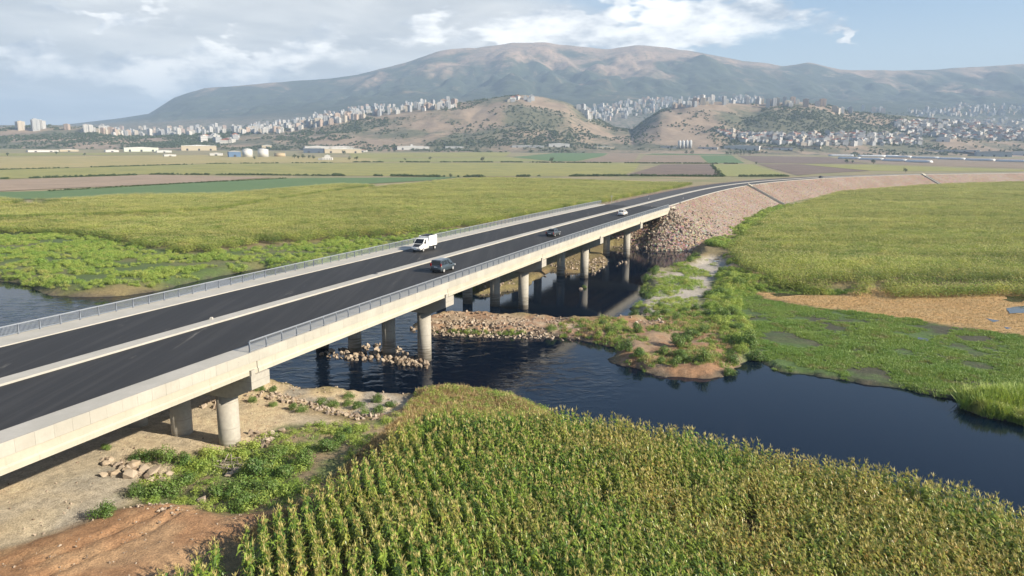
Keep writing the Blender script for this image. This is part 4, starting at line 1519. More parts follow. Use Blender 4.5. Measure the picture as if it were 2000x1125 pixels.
def corn_mesh(seed, **kw):
    V, F, MI = [], [], []
    corn_plant(random.Random(seed), V, F, MI, **kw)
    me = mesh_from('corn_plant', V, F, False, MI)
    me.materials.append(M_CLEAF)
    me.materials.append(M_CTASS)
    return me


CORN = [corn_mesh(500 + i, h=2.15 + .06 * (i % 5), leaves=10 + i % 3, tassel=7, wide=.12) for i in range(8)]


def corn_patch(seed, size=3.0, row=.75, gap=.3):
    r = random.Random(seed)
    V, F, MI = [], [], []
    for i in range(int(size / row)):
        for j in range(int(size / gap)):
            corn_plant(r, V, F, MI, (i + .5) * row - size / 2 + r.uniform(-.08, .08), (j + .5) * gap - size / 2 + r.uniform(-.1, .1), 0, 2.3 * r.uniform(.86, 1.1), 5, 2, False, 2, .17)
    me = mesh_from('corn_patch', V, F, False, MI)
    me.materials.append(M_CLEAF2)
    me.materials.append(M_CTASS2)
    return me


# the near corn field: rows run away to the upper left
rd = Vector(at(789, 945, CORN_TOP)) - Vector(at(863, 1125, CORN_TOP))
rd.normalize()
rnm = Vector((-rd.y, rd.x))
ROWA = math.atan2(rd.y, rd.x)
pts = []
for i in range(-90, 90):
    for j in range(-320, 320):
        q = rd * (j * .17 + RN.uniform(-.07, .07)) + rnm * (i * .86) + Vector((6, 40))
        ww = RN.gauss(0, .03 + .12 * min(1, max(0, (q.x + 4) / 14)))
        q += rnm * ww
        pts.append((q.x, q.y))
pts = np.array(pts)
bend = .7 * (fbm(pts[:, 0], pts[:, 1], 9, 2, 158) - .5)
pts += np.array([[rnm.x, rnm.y]]) * bend[:, None]
inside = sdist(pts[:, 0], pts[:, 1], CORN_FIELD) < -.25
pts = pts[inside & (pts[:, 1] > 26)]
gapn = fbm(pts[:, 0], pts[:, 1], 2.2, 3, 160)
pts = pts[(gapn > .27) & (rng.random(len(pts)) > .04)]
gz = ground_z(pts[:, 0], pts[:, 1])
hsc = .80 + .42 * fbm(pts[:, 0], pts[:, 1], 5, 3, 161) + rng.uniform(-.12, .12, len(pts))
# the 300 that stand nearest in view are plants of their own
vx = np.abs(pts[:, 0] / pts[:, 1])
dist = np.hypot(pts[:, 0], pts[:, 1]) + 1e3 * ((vx > .72) | (pts[:, 1] < 32.2))
order = np.argsort(dist)
one, rest = order[:300], order[300:]
for i in one:
    o = link('corn_plant', CORN[int(i) % 8], None, None, (pts[i, 0], pts[i, 1], gz[i]), (rng.normal(0, .06), rng.normal(0, .06), ROWA + math.pi * int(rng.integers(0, 2)) + rng.normal(0, .35)), float(hsc[i]))
    tag(o, 'tall green corn plant with pale tassel in the nearest rows of the foreground field', 'corn', 'corn plants of the nearest rows')
scatter('corn_crop', np.column_stack([pts[rest], gz[rest]]), np.column_stack([rng.normal(0, .06, len(rest)), rng.normal(0, .06, len(rest)), ROWA + math.pi * rng.integers(0, 2, len(rest)) + rng.normal(0, .35, len(rest))]), hsc[rest], CORN, 'dense green and yellow corn crop filling the foreground field', 'corn crop')

# corn fields of the middle distance, in patches of rows
PATCH = [corn_patch(520 + i) for i in range(5)]
E_CL1 = P([(-250, 456), (0, 453), (150, 458), (230, 473), (300, 486), (430, 492), (500, 480), (640, 469), (800, 458), (960, 437), (1185, 396), (1300, 372), (1385, 357), (1375, 350), (1000, 350), (900, 353), (700, 373), (520, 401), (430, 420), (330, 425), (200, 432), (0, 439), (-250, 443)], 2.0)
E_CL2 = P([(-250, 438), (0, 434), (200, 427), (330, 420), (420, 415), (520, 397), (700, 370), (870, 353), (640, 365), (430, 384), (240, 387), (60, 400), (175, 401), (0, 409)], 2.0) + P([(-250, 420)], 2.0)
E_CL3 = P([(-250, 412), (0, 405), (60, 398), (0, 393), (-250, 402)], 2.0)
E_CR = P([(1422, 500), (1440, 530), (1520, 556), (1640, 567), (1760, 570), (2000, 571), (2350, 573), (2500, 352), (2000, 351), (1800, 365), (1640, 379), (1575, 397), (1540, 410), (1500, 428), (1480, 442), (1450, 468)], 2.0)


def crop_field(name, poly, ang, label, zbase=2.0):
    xs, ys = [p[0] for p in poly], [p[1] for p in poly]
    a, b = np.arange(min(xs) - 60, max(xs) + 60, 3.0), np.arange(min(ys) - 60, max(ys) + 60, 3.0)
    A_, B_ = np.meshgrid(a, b)
    cx, cy = np.mean(xs), np.mean(ys)
    ca_, sa_ = math.cos(ang), math.sin(ang)
    X = cx + (A_ - cx) * ca_ - (B_ - cy) * sa_
    Y = cy + (A_ - cx) * sa_ + (B_ - cy) * ca_
    X, Y = X.ravel(), Y.ravel()
    ok = (sdist(X, Y, poly) < -.6) & (Y < 900) & (np.abs(X / np.maximum(Y, 1)) < .95)
    X, Y = X[ok], Y[ok]
    emb_d = np.full(len(X), 99.)
    for t in np.arange(T0 - 8, T0 + 700, 6):
        q = rpos(t, 0, 0)
        emb_d = np.minimum(emb_d, np.hypot(X - q[0], Y - q[1]))
    ok = emb_d > 29
    ok &= rng.random(len(X)) > .03 + .10 * (fbm(X, Y, 12, 3, 171) > .62)
    X, Y = X[ok], Y[ok]
    inn = (X > GX0) & (X < GX1) & (Y < GY1)
    Z = np.where(inn, 0, zplain(Y))
    Z[inn] = ground_z(X[inn], Y[inn])
    n = len(X)
    sc = np.stack([np.ones(n), np.ones(n), (.85 + .35 * fbm(X, Y, 30, 3, 170) + rng.uniform(-.13, .13, n))], 1)
    return scatter(name, np.column_stack([X, Y, Z]), ang + math.pi * rng.integers(0, 2, n), sc, PATCH, label, 'corn field', 9)


crop_field('corn_crop', E_CL1, math.radians(62), 'broad corn field behind the left railing reaching back to the road bend')
crop_field('corn_crop', E_CL2, math.radians(62), 'corn field on the left behind the dirt path, next to the green field')
crop_field('corn_crop', E_CL3, math.radians(62), 'narrow corn strip at the left edge below the bare brown field')
crop_field('corn_crop', E_CR, math.radians(8), 'wide corn field on the right below the rubble embankment')
dirt = crop('path_dirt', (.44, .34, .22), (.36, .27, .17), .2)


def leaf_cloud(r, n, lobes, size, V, F, MI, mi=0, flat=1.0, zlo=.0):
    for _ in range(n):
        cx, cy, cz, rad = lobes[r.randrange(len(lobes))]
        v = Vector((r.gauss(0, 1), r.gauss(0, 1), r.gauss(0, 1))).normalized() * rad * r.uniform(.55, 1.0)
        c = Vector((cx, cy, max(zlo, cz))) + Vector((v.x, v.y, v.z * flat))
        if c.z < zlo:
            c.z = zlo + r.uniform(0, .2) * rad
        nrm = (v.normalized() + Vector((r.uniform(-.7, .7), r.uniform(-.7, .7), r.uniform(-.2, .9)))).normalized()
        t1 = nrm.cross(Vector((r.uniform(-1, 1), r.uniform(-1, 1), r.uniform(-1, 1)))).normalized()
        t2 = nrm.cross(t1)
        s_ = size * r.uniform(.6, 1.3)
        b0 = len(V)
        for a, b in ((-1, -.15), (-.1, -.55), (1, .1), (.05, .55)):
            V.append(tuple(c + t1 * a * s_ + t2 * b * s_))
        F.append((b0, b0 + 1, b0 + 2, b0 + 3))
        MI.append(mi)


def clump_mesh(name, seed, n, m, size, lobes_n=6, wide=1.0, high=.8):
    r = random.Random(seed)
    V, F, MI = [], [], []
    lobes = []
    for _ in range(lobes_n):
        a, d = r.uniform(0, 6.28), r.uniform(.0, .62) * wide
        rad = r.uniform(.28, .48)
        lobes.append((math.cos(a) * d, math.sin(a) * d, high * r.uniform(.25, .75) * (1 - .4 * d), rad))
    leaf_cloud(r, n, lobes, size, V, F, MI, 0, .8)
    me = mesh_from(name, V, F, False, MI)
    me.materials.append(m)
    return me


def stem_mesh(seed, m):
    r = random.Random(seed)
    mb = MB()
    for _ in range(5):
        a, l = r.uniform(0, 6.28), r.uniform(.3, .5)
        b = (math.cos(a) * l, math.sin(a) * l, .55)
        mb.loft([[(q[0] * f + rr * math.cos(w2), q[1] * f + rr * math.sin(w2), q[2] * f) for w2 in (0, 2.1, 4.2)] for q, f, rr in ((b, 0, .03), (b, 1, .012))])
    me = mb.mesh('stem')
    me.materials.append(m)
    return me


BUSH = [clump_mesh('foliage', 600 + i, 1300, M_BUSH, .047, 11) for i in range(5)]
STEM = [stem_mesh(610 + i, M_BARK) for i in range(3)]
WEEDS = [clump_mesh('weed', 620 + i, 210, M_WEED, .062, 6, 1.0, .6) for i in range(5)]


def grass_mesh(seed, m, n=26, h=.6, spread=.45, w_=.05):
    r = random.Random(seed)
    V, F, MI = [], [], []
    for _ in range(n):
        a, d = r.uniform(0, 6.28), r.uniform(0, spread)
        L = h * r.uniform(.5, 1.1)
        strip(V, F, MI, (math.cos(a) * d, math.sin(a) * d, 0), r.uniform(0, 6.28), L * r.uniform(.2, .7), L, L * r.uniform(.0, .4), w_, 2, 0, r.uniform(-1, 1))
    me = mesh_from('tuft', V, F, False, MI)
    me.materials.append(m)
    return me


TUFT = [grass_mesh(640 + i, M_GRASS, 40, .42, .55, .06) for i in range(4)]
DRYT = [grass_mesh(650 + i, M_DRY, 26, .6) for i in range(4)]


def bush(px, py, z, size, label, group):
    x, y = at(px, py, z)
    zz = max(float(ground_z(x, y)), .0)
    r_ = thing('bush', label, 'bush', (x, y, zz - .05), RN.uniform(0, 6.28), group, (size * .8, size * .8, size * RN.uniform(.7, 1.15)))
    i = RN.randrange(5)
    link('foliage', BUSH[i], None, r_)
    link('stem', STEM[i % 3], None, r_)


for a in [(1178, 637, 1.3), (1195, 650, 1.7), (1243, 652, 1.8), (1225, 686, 1.8), (1245, 697, 2.0), (1212, 677, 1.5), (1300, 690, 2.2), (1320, 678, 2.4), (1345, 672, 2.2), (1352, 655, 2.4), (1372, 650, 1.8), (1330, 695, 2.0), (1320, 712, 1.8), (1340, 705, 1.7), (1375, 708, 2.0), (1290, 705, 1.5), (1432, 700, 2.2), (1425, 718, 1.6), (1460, 672, 2.8), (1475, 690, 2.2), (1440, 645, 2.2)]:
    bush(a[0], a[1], 1.0, a[2], 'round green leafy bush on the red earth spit in mid river', 'bushes on the red earth spit')
for a in [(1262, 545, 2.6), (1278, 540, 2.4), (1258, 562, 2.2), (1268, 580, 1.8), (1240, 606, 1.8), (1262, 612, 2.0), (1290, 600, 1.8), (1300, 615, 2.0), (1320, 628, 1.8), (1345, 515, 2.2), (1358, 500, 2.4), (1385, 582, 2.6), (1405, 575, 2.8), (1420, 590, 2.4), (1360, 605, 1.8), (1380, 615, 2.0), (1410, 620, 2.4), (1430, 615, 2.0), (1420, 550, 2.4), (1440, 562, 2.2), (1410, 535, 2.0), (1340, 610, 1.6), (1280, 622, 1.6)]:
    bush(a[0], a[1], 1.0, a[2], 'green leafy bush beside the grey gravel track right of the still pool', 'bushes by the gravel track')
for a in [(275, 893, 1.5), (300, 893, 1.7), (330, 900, 1.8), (355, 905, 1.6), (370, 935, 1.7), (270, 962, 1.4), (300, 960, 1.8), (335, 955, 1.8), (425, 965, 2.0), (450, 958, 2.2), (480, 950, 2.2), (500, 930, 2.2), (520, 905, 2.0), (545, 890, 1.8), (470, 985, 1.8), (500, 975, 2.0), (525, 960, 1.9), (560, 925, 2.2), (590, 905, 2.0), (640, 880, 1.8), (660, 860, 1.6), (680, 845, 1.3)]:
    bush(a[0], a[1], 2.2, a[2], 'lush green bush in the thicket between the first pier and the corn field', 'bushes of the thicket below the bridge')
for a in [(510, 782, 1.0), (535, 785, 1.1), (495, 807, .9), (535, 815, .9), (625, 790, 1.3), (650, 795, 1.4), (680, 790, 1.3), (700, 800, 1.4), (680, 775, 1.2), (735, 785, 1.4), (765, 795, 1.3), (740, 805, 1.3), (715, 812, 1.2), (890, 768, 1.2), (575, 822, 1.0), (590, 828, 1.1)]:
    bush(a[0], a[1], 1.0, a[2], 'low green bush on the gravel beach beside the first pier', 'bushes on the gravel beach')
bush(203, 1008, 2.4, 1.5, 'lone feathery green bush on the bare sandy yard', 'lone bush')
bush(212, 1000, 2.4, 1.0, 'smaller shoot growing right behind the lone bush on the sandy yard', 'lone bush')
bush(205, 878, 2.2, 1.0, 'small green bush in the rubble close under the bridge girder', 'bush under girder')
bush(1076, 643, .8, 1.7, 'single green bush on the stony causeway behind the second pier', 'bush on causeway')
bush(1142, 562, 0, 1.0, 'small green bush on a rock standing in the still pool', 'bush in pool')
bush(1505, 425, 1.8, 2.2, 'dark green bush at the foot of the rubble slope', 'bush at slope foot')
bush(1545, 405, 1.8, 2.6, 'dense bush near the lower end of the drain chute', 'bush at chute')

# weeds that cover the banks
def cover(name, poly, n, protos, lo, hi, label, cat, seed, keep=None, avoid=None):
    q = rand_in(poly, n)
    for av in avoid or ():
        q = q[sdist(q[:, 0], q[:, 1], av) + 2.0 * (fbm(q[:, 0], q[:, 1], 3, 3, 77) - .5) > 0]
    f = fbm(q[:, 0], q[:, 1], 5, 3, seed)
    if keep is not None:
        q, f = q[f > keep], f[f > keep]
    z = ground_z(q[:, 0], q[:, 1])
    ok = z > .04
    q, z, f = q[ok], z[ok], f[ok]
    return scatter(name, np.column_stack([q, z - .03]), rng.uniform(0, 6.28, len(q)), (lo + (hi - lo) * np.clip((f - .3) * 2.2, 0, 1)) * rng.uniform(.75, 1.25, len(q)), protos, label, cat, seed)


SHRUB = [clump_mesh('weed_shrub', 660 + i, 460, M_WEED, .065, 8) for i in range(4)]
cover('weeds', [p for p in Z_LEFTBANK], 12000, WEEDS + SHRUB, .45, 1.5, 'bright green weeds and low scrub covering the far left bank', 'weeds', 180, .42)
cover('marsh_grass', Z_MARSH, 34000, TUFT, .45, 1.0, 'short bright green marsh grass with mud gaps on the right bank', 'grass', 181, .41, [Z_STRAW])
cover('bank_weeds', P([(1400, 505), (1440, 500), (1445, 535), (1520, 558), (1640, 569), (1640, 576), (1520, 572), (1440, 575), (1470, 640), (1450, 700), (1400, 640), (1370, 600), (1400, 560)], 1.0), 1300, WEEDS + SHRUB[:2] + TUFT[:2], .5, 1.4, 'green weeds along the track and the edge of the right corn field', 'weeds', 182, .36, [Z_STRAW, Z_TRACK])
cover('field_edge_weeds', P([(1380, 480), (1440, 440), (1500, 410), (1560, 398), (1540, 420), (1480, 455), (1430, 490)], 1.8), 1100, WEEDS + SHRUB, .9, 2.2, 'green weeds in the ditch at the foot of the rubble slope', 'weeds', 183, .3)
cover('shore_grass', Z_SPIT, 3000, TUFT + DRYT[:2] + WEEDS[:1], .4, 1.0, 'thin grass on the red earth spit', 'grass', 184, .46)
cover('bank_weeds', P([(1230, 606), (1260, 545), (1300, 530), (1350, 510), (1400, 505), (1380, 560), (1350, 610), (1280, 630)], 1.0), 900, WEEDS, .5, 1.3, 'low weeds scattered between gravel track and pool', 'weeds', 185, .45)
cover('thicket_weeds', Z_SCRUB, 350, WEEDS + TUFT[:2], .5, 1.2, 'low weeds among the thicket bushes', 'weeds', 186, .38)
cover('dry_grass', Z_EDGE, 1500, DRYT, .4, .9, 'dry straw coloured grass along the corn field edge', 'grass', 187, .36)
cover('shore_grass', P([(1870, 782), (2040, 745), (2100, 860), (2000, 834), (1940, 818), (1874, 800)], .6), 1300, [grass_mesh(690 + i, M_WEED, 34, 1.0) for i in range(3)], .9, 1.8, 'tall yellow green reeds on the point at the right edge', 'reeds', 188, .2)
rb = [(x + .3, y + .5) for x, y in CORN_FAR]
cover('bank_weeds', rb + [(x + 1.0, y + 2.2) for x, y in CORN_FAR[::-1]], 1200, WEEDS + DRYT + SHRUB[:1], .6, 1.3, 'weeds on the river bank in front of the foreground corn', 'weeds', 189, .34)
ridge = RIDGE
cover('dry_grass', ridge, 6000, DRYT + DRYT + DRYT + WEEDS[:2], .5, 1.1, 'dry and green grass on the earth ridge between corn and river', 'grass', 191, .30)
st = []
for i in range(-40, 60):
    for j in range(0, 260):
        st.append((30 + j * .55 + RN.uniform(-.2, .2), 108 + i * .95 + .06 * j + RN.uniform(-.14, .14)))
st = np.array(st)
st = st[(sdist(st[:, 0], st[:, 1], Z_STRAW) + 2.0 * (fbm(st[:, 0], st[:, 1], 3, 3, 77) - .5) < -.3) & (np.abs(st[:, 0] / st[:, 1]) < .85)]
for pp in puddle_polys:
    st = st[sdist(st[:, 0], st[:, 1], pp) > .2]
scatter('stubble', np.column_stack([st, ground_z(st[:, 0], st[:, 1])]), rng.uniform(0, 6.28, len(st)), rng.uniform(.35, .7, len(st)), [grass_mesh(680 + i, M_DRY, 22, .5, .5, .05) for i in range(3)], 'cut straw stubble in rows on the pale harvested strip', 'stubble', 5)
cover('bank_weeds', band([(842, 648), (1000, 652), (1100, 660), (1200, 682)], .3, .9), 420, TUFT + WEEDS[:2], .4, .9, 'grass fringe along the causeway waterline', 'grass', 190, .42)

# ------------------------------------------------------------------ trees of the plain
def tree_meshes(seed, tall=1.0):
    r = random.Random(seed)
    V, F, MI = [], [], []
    lobes = []
    for _ in range(13):
        a, d = r.uniform(0, 6.28), r.uniform(0, .36) / tall
        lobes.append((math.cos(a) * d, math.sin(a) * d, r.uniform(.32, .80), r.uniform(.12, .21) / tall ** .5))
    leaf_cloud(r, 620, lobes, .042, V, F, MI, 0, 1.0, .12)
    cr_ = mesh_from('crown', V, F, False, MI)
    cr_.materials.append(M_TREE)
    mb = MB()
    mb.loft([[(rr * math.cos(a), rr * math.sin(a), z) for a in (0, 1.26, 2.51, 3.77, 5.03)] for z, rr in ((0, .045), (.25, .032), (.6, .012))])
    for _ in range(4):
        a = r.uniform(0, 6.28)
        e = (math.cos(a) * .25, math.sin(a) * .25, r.uniform(.5, .7))
        mb.loft([[(e[0] * f + rr * math.cos(b), e[1] * f + rr * math.sin(b), .22 + (e[2] - .22) * f) for b in (0, 2.1, 4.2)] for f, rr in ((0, .02), (1, .007))])
    tk = mb.mesh('trunk')
    tk.materials.append(M_BARK)
    return cr_, tk


TREES = [tree_meshes(700 + i) for i in range(4)]
POPLAR = tree_meshes(720, 2.6)


def tree(px, py, hpx, label, group, pop=False):
    h = far_hit(px, py, 300.0)
    if h is None:
        return
    sz = hpx / FPX * h[1]
    r_ = thing('poplar_tree' if pop else 'tree', label, 'tree', h, RN.uniform(0, 6), group, (sz * RN.uniform(.9, 1.25), sz * RN.uniform(.9, 1.25), sz))
    c_, t_ = POPLAR if pop else TREES[RN.randrange(4)]
    link('crown', c_, None, r_)
    link('trunk', t_, None, r_)


for px, py, hp, lab in [(942, 316, 11, 'round dark tree alone on the field line left of the mountain hill'), (1078, 318, 13, 'round dark tree on the field line in front of the green field'), (682, 313, 8, 'small tree left of a pair on the field line'),
                        (696, 313, 9, 'right tree of a close pair on the field line'), (840, 313, 8, 'small dark tree between the hangar and the lone field tree'), (1402, 345, 17, 'tall dark bush tree at the corner of the ploughed field'),
                        (1397, 334, 10, 'smaller tree beside the tall bush at the ploughed field'), (1768, 337, 10, 'dark tree standing just behind the far road embankment'), (1654, 319, 9, 'left tree of the two in front of the greenhouses'),
                        (1665, 319, 7, 'lower right tree of the two in front of the greenhouses'), (1706, 320, 10, 'single tree at the greenhouse strip farther right'), (1669, 308, 9, 'tree between the greenhouse strips'), (1565, 301, 10, 'dark leafy tree beside the white sheds on the right'),
                        (497, 312, 8, 'small dark tree in front of the white storage tanks'), (110, 302, 8, 'small tree at the far left edge of the dry field'), (15, 305, 8, 'tree in the far left corner of the plain'), (165, 304, 6, 'tiny tree by the left white sheds'),
                        (672, 302, 10, 'dark tree in front of the cream factory'), (880, 347, 9, 'dark bush tree on the hedge line above the corn'), (791, 314, 6, 'small tree on the field line below the hangar'), (1477, 321, 6, 'small dark tree on the ploughed field edge')]:
    tree(px, py, hp, lab, 'single trees on the plain')
for px, py, hp in [(1447, 303, 13), (1453, 303, 11), (1463, 303, 12), (1466, 303, 10)]:
    tree(px, py, hp, 'slim poplar in the short row beside the white warehouse', 'poplar row by the warehouse', True)
for px, py in [(1420, 303), (1427, 302), (1434, 303), (1441, 302), (575, 310), (583, 311), (592, 310), (604, 310), (612, 311), (1340, 301), (1351, 302), (760, 297), (770, 297)]:
    tree(px, py, RN.uniform(7, 10), 'bushy tree in a low clump at the far edge of the plain', 'clumped trees on the plain')
for _ in range(90):
    tree(RN.uniform(-40, 2040), RN.uniform(284, 297), RN.uniform(4, 8), 'small distant tree along the foot of the hills', 'distant trees at the foot of the hills')

M_HEDGE = m_leaf('hedge_leaf', (.040, .075, .020), (.075, .115, .032), None, .2, .05)
HEDGE = [clump_mesh('hedge_clump', 740 + i, 130, M_HEDGE, .16, 6) for i in range(4)]


def hedge(line, n, lo, hi, label):
    c = np.array([at_plain(*q) for q in line])
    L = np.concatenate([[0], np.cumsum(np.hypot(*np.diff(c, axis=0).T))])
    t = rng.uniform(0, L[-1], n)
    x, y = np.interp(t, L, c[:, 0]) + rng.normal(0, 1.0, n), np.interp(t, L, c[:, 1]) + rng.normal(0, 1.2, n)
    k_ = fbm(x, y, 25, 3, 200) > .40
    x, y = x[k_], y[k_]
    scatter('hedgerow', np.column_stack([x, y, zplain(y)]), rng.uniform(0, 6.28, len(x)), rng.uniform(lo, hi, len(x)), HEDGE, label, 'hedge', 4)


hedge([(-100, 354), (0, 350), (300, 341), (480, 342), (700, 344)], 500, 1.2, 2.6, 'dark hedge line between the yellow corn and the bare brown field')
hedge([(650, 343), (890, 346), (1215, 344), (1380, 345), (1560, 345)], 900, 1.6, 3.4, 'long dark hedge behind the big left corn field')
hedge([(690, 317), (1000, 317), (1240, 319), (1440, 320)], 800, 1.5, 3.2, 'thin dark hedge across the plain below the lone trees')
hedge([(0, 332), (420, 320), (650, 318)], 500, 1.2, 2.4, 'faint hedge at the edge of the dry left field')
hedge([(100, 374), (360, 359), (560, 349)], 300, .8, 1.6, 'low green hedge beside the bare brown field')
hedge([(1388, 321), (1412, 345)], 60, 1.5, 3.0, 'short dark hedge beside the ploughed field')

# scrub on the dry hills and trees between the houses
SCRUB = [clump_mesh('scrub_clump', 750 + i, 46, M_TREE, .26, 5) for i in range(4)]


def hill_scatter(name, n, y0, y1, lo, hi, thr, sc, label, seed):
    u, y = rng.uniform(-.85, .85, n), rng.uniform(y0, y1, n)
    k_ = fbm(u * y, y, sc, 4, seed) > thr
    u, y = u[k_], y[k_]
    scatter(name, np.column_stack([u * y, y, far_z(u, y)]), rng.uniform(0, 6.28, len(u)), rng.uniform(lo, hi, len(u)), SCRUB, label, 'scrub', seed)


hill_scatter('hillside_scrub', 30000, 1950, 2650, 2.5, 6.5, .54, 160, 'dark green scrub dotted over the dry front hills', 210)
hill_scatter('hillside_scrub', 9000, 1860, 2300, 3, 6, .54, 120, 'scrub and gardens at the foot of the hills', 212)
hill_scatter('city_trees', 9000, 2750, 3900, 4, 8, .50, 240, 'dark trees between the houses of the hillside city', 211)

# ------------------------------------------------------------------ works and sheds at the far edge of the plain
def m_wall(name, c, band_c=None, period=3.2):
    def b(t):
        co = t.n('ShaderNodeNewGeometry').outputs['Position']
        oi = t.n('ShaderNodeObjectInfo').outputs['Random']
        z = t.n('ShaderNodeSeparateXYZ', i0=t.n('ShaderNodeTexCoord').outputs['Object']).outputs[2]
        col = t.mix(t.math('MULTIPLY', oi, .35), c, tuple(q * .6 for q in c))
        if band_c is not None:
            fr = t.math('FRACT', t.math('DIVIDE', z, period))
            up = t.math('LESS_THAN', t.math('ABSOLUTE', t.n('ShaderNodeSeparateXYZ', i0=t.n('ShaderNodeNewGeometry').outputs['Normal']).outputs[2]), .5)
            col = t.mix(t.math('MULTIPLY', up, t.math('MULTIPLY', t.math('GREATER_THAN', fr, .52), .5)), col, band_c)
        return bsdf(t, col, .8, t.noise(co, 1.0), .1, .05)
    return mat(name, b)


MW = dict(white=m_wall('wall_white', (.60, .59, .57)), cream=m_wall('wall_cream', (.52, .45, .33)), blue=m_wall('wall_blue', (.12, .20, .34)), dark=m_wall('wall_dark', (.09, .12, .17)), grey=m_wall('wall_grey', (.42, .43, .44)), pale=m_wall('wall_palegreen', (.60, .66, .56)), tan=m_wall('wall_tan', (.48, .38, .24)))
M_ROOFW, M_ROOFR, M_ROOFG = plain('roof_white', (.68, .68, .67), .6), plain('roof_red', (.30, .13, .085), .8), plain('roof_grey', (.34, .35, .36), .7)
M_OPEN = plain('dark_opening', (.03, .033, .038), .5)


def shed(px0, px1, py, hpx, depth, col, roof, label, cat='building', name='warehouse'):
    h = far_hit((px0 + px1) / 2, py, 500.0)
    if h is None:
        return
    L, H = (px1 - px0) / FPX * h[1], hpx / FPX * h[1]
    r_ = thing(name, label, cat, (h[0], h[1], h[2] - .6), math.atan2(h[1], h[0]) - math.pi / 2 + RN.uniform(-.12, .12))
    MB().box(-L / 2, L / 2, 0, depth, 0, H * .82).build('wall', MW[col], r_)
    n = max(1, int(L / 45))
    for i in range(n):
        a, b = -L / 2 + L * i / n - .3, -L / 2 + L * (i + 1) / n + .3 - .6 * (i < n - 1)
        m_ = (a + b) / 2
        MB().loft([[(a, y, H * .822), (b, y, H * .822), (b, y, H * .87), (m_, y, H), (a, y, H * .87)] for y in (-.6, depth + .6)]).build('roof', roof, r_)
    for i in range(max(1, int(L / 22))):
        x = -L / 2 + (i + .5) * L / max(1, int(L / 22))
        MB().box(x - 2.2, x + 2.2, -.12, .05, .4, min(5, H * .5)).build('door', M_OPEN, r_)
    return r_


for a in [(247, 306, 296, 9, 40, 'pale', M_ROOFW, 'long pale green shed with white roof at the left of the plain'), (208, 231, 297, 5, 25, 'white', M_ROOFW, 'small white shed left of the long pale green one'),
          (308, 334, 298, 5, 30, 'white', M_ROOFW, 'low white shed right of the long pale green one'), (322, 343, 306, 5, 18, 'white', M_ROOFW, 'white farm shed standing in the dry field'),
          (358, 420, 294, 11, 60, 'cream', M_ROOFW, 'cream industrial hall left of the storage tanks'), (411, 433, 304, 6, 20, 'white', M_ROOFW, 'small white hall in front of the cream hall'),
          (448, 470, 307, 13, 22, 'blue', M_ROOFG, 'blue cube shaped hall beside the white storage tanks'), (512, 530, 289, 6, 30, 'cream', M_ROOFW, 'pale hall on the slope above the storage tanks'),
          (594, 632, 299, 11, 40, 'dark', M_ROOFG, 'dark blue hall in front of the cream factory'), (636, 705, 299, 10, 60, 'cream', M_ROOFW, 'long cream factory right of the dark blue hall'), (598, 690, 292, 7, 50, 'white', M_ROOFW, 'white factory roofs behind the dark blue hall'),
          (700, 716, 297, 5, 22, 'white', M_ROOFR, 'small hall at the right end of the cream factory'), (777, 838, 295, 8, 45, 'white', M_ROOFW, 'open fronted white hangar in the middle of the plain'), (802, 806, 292, 10, 6, 'white', M_ROOFW, 'slim white tower rising behind the hangar'),
          (1000, 1062, 289, 5, 30, 'grey', M_ROOFW, 'low grey shed right of the hangar'), (1072, 1112, 288, 8, 35, 'white', M_ROOFW, 'white shed left of the gap between the hills'), (1160, 1200, 291, 5, 30, 'cream', M_ROOFW, 'low cream shed below the middle hill'),
          (1415, 1480, 294, 10, 60, 'white', M_ROOFW, 'big white warehouse beside the poplar row'), (1482, 1546, 293, 6, 45, 'white', M_ROOFR, 'long low white hall right of the big warehouse'), (1290, 1320, 290, 5, 30, 'white', M_ROOFG, 'small white hall left of the silos'), (1365, 1400, 292, 5, 30, 'grey', M_ROOFW, 'grey hall right of the silos'),
          (1830, 1853, 277, 9, 30, 'white', M_ROOFW, 'bright white cube building on the lower right slope'), (1770, 1900, 296, 4, 40, 'white', M_ROOFW, 'very long low white shed behind the greenhouses'), (1913, 1970, 306, 11, 60, 'grey', M_ROOFG, 'large grey hall at the right edge of the plain'), (1971, 2030, 305, 10, 60, 'white', M_ROOFW, 'white hall touching the right edge of the picture'),
          (60, 110, 297, 5, 30, 'white', M_ROOFG, 'white shed row far left at the foot of the low hill'), (120, 150, 296, 5, 25, 'cream', M_ROOFW, 'cream shed in the far left row'), (1560, 1600, 291, 5, 30, 'cream', M_ROOFR, 'cream hall with red roof right of the leafy tree'), (870, 905, 290, 5, 25, 'grey', M_ROOFG, 'grey shed right of the hangar tower')]:
    shed(*a)
hs = far_hit(639, 313, 500.0)
hr = thing('farmhouse', 'white two storey farmhouse in the fields right of the tanks', 'house', (hs[0], hs[1], hs[2] - .3), .15)
MB().box(-9, 9, 0, 10, 0, 5).box(-4.5, 4.5, 1, 9, 5.01, 8).build('wall', MW['white'], hr)
MB().box(-15, -9.1, 1, 9, 0, 4).build('annex', MW['grey'], hr)
for x in (-7, -4, 0, 4, 7):
    MB().box(x - .7, x + .7, -.06, .05, 1.6, 3.2).build('window', M_OPEN, hr)
MB().loft([[(-5, y, 8.02), (5, y, 8.02), (0, y, 9.6)] for y in (.5, 9.5)]).build('roof', M_ROOFW, hr)
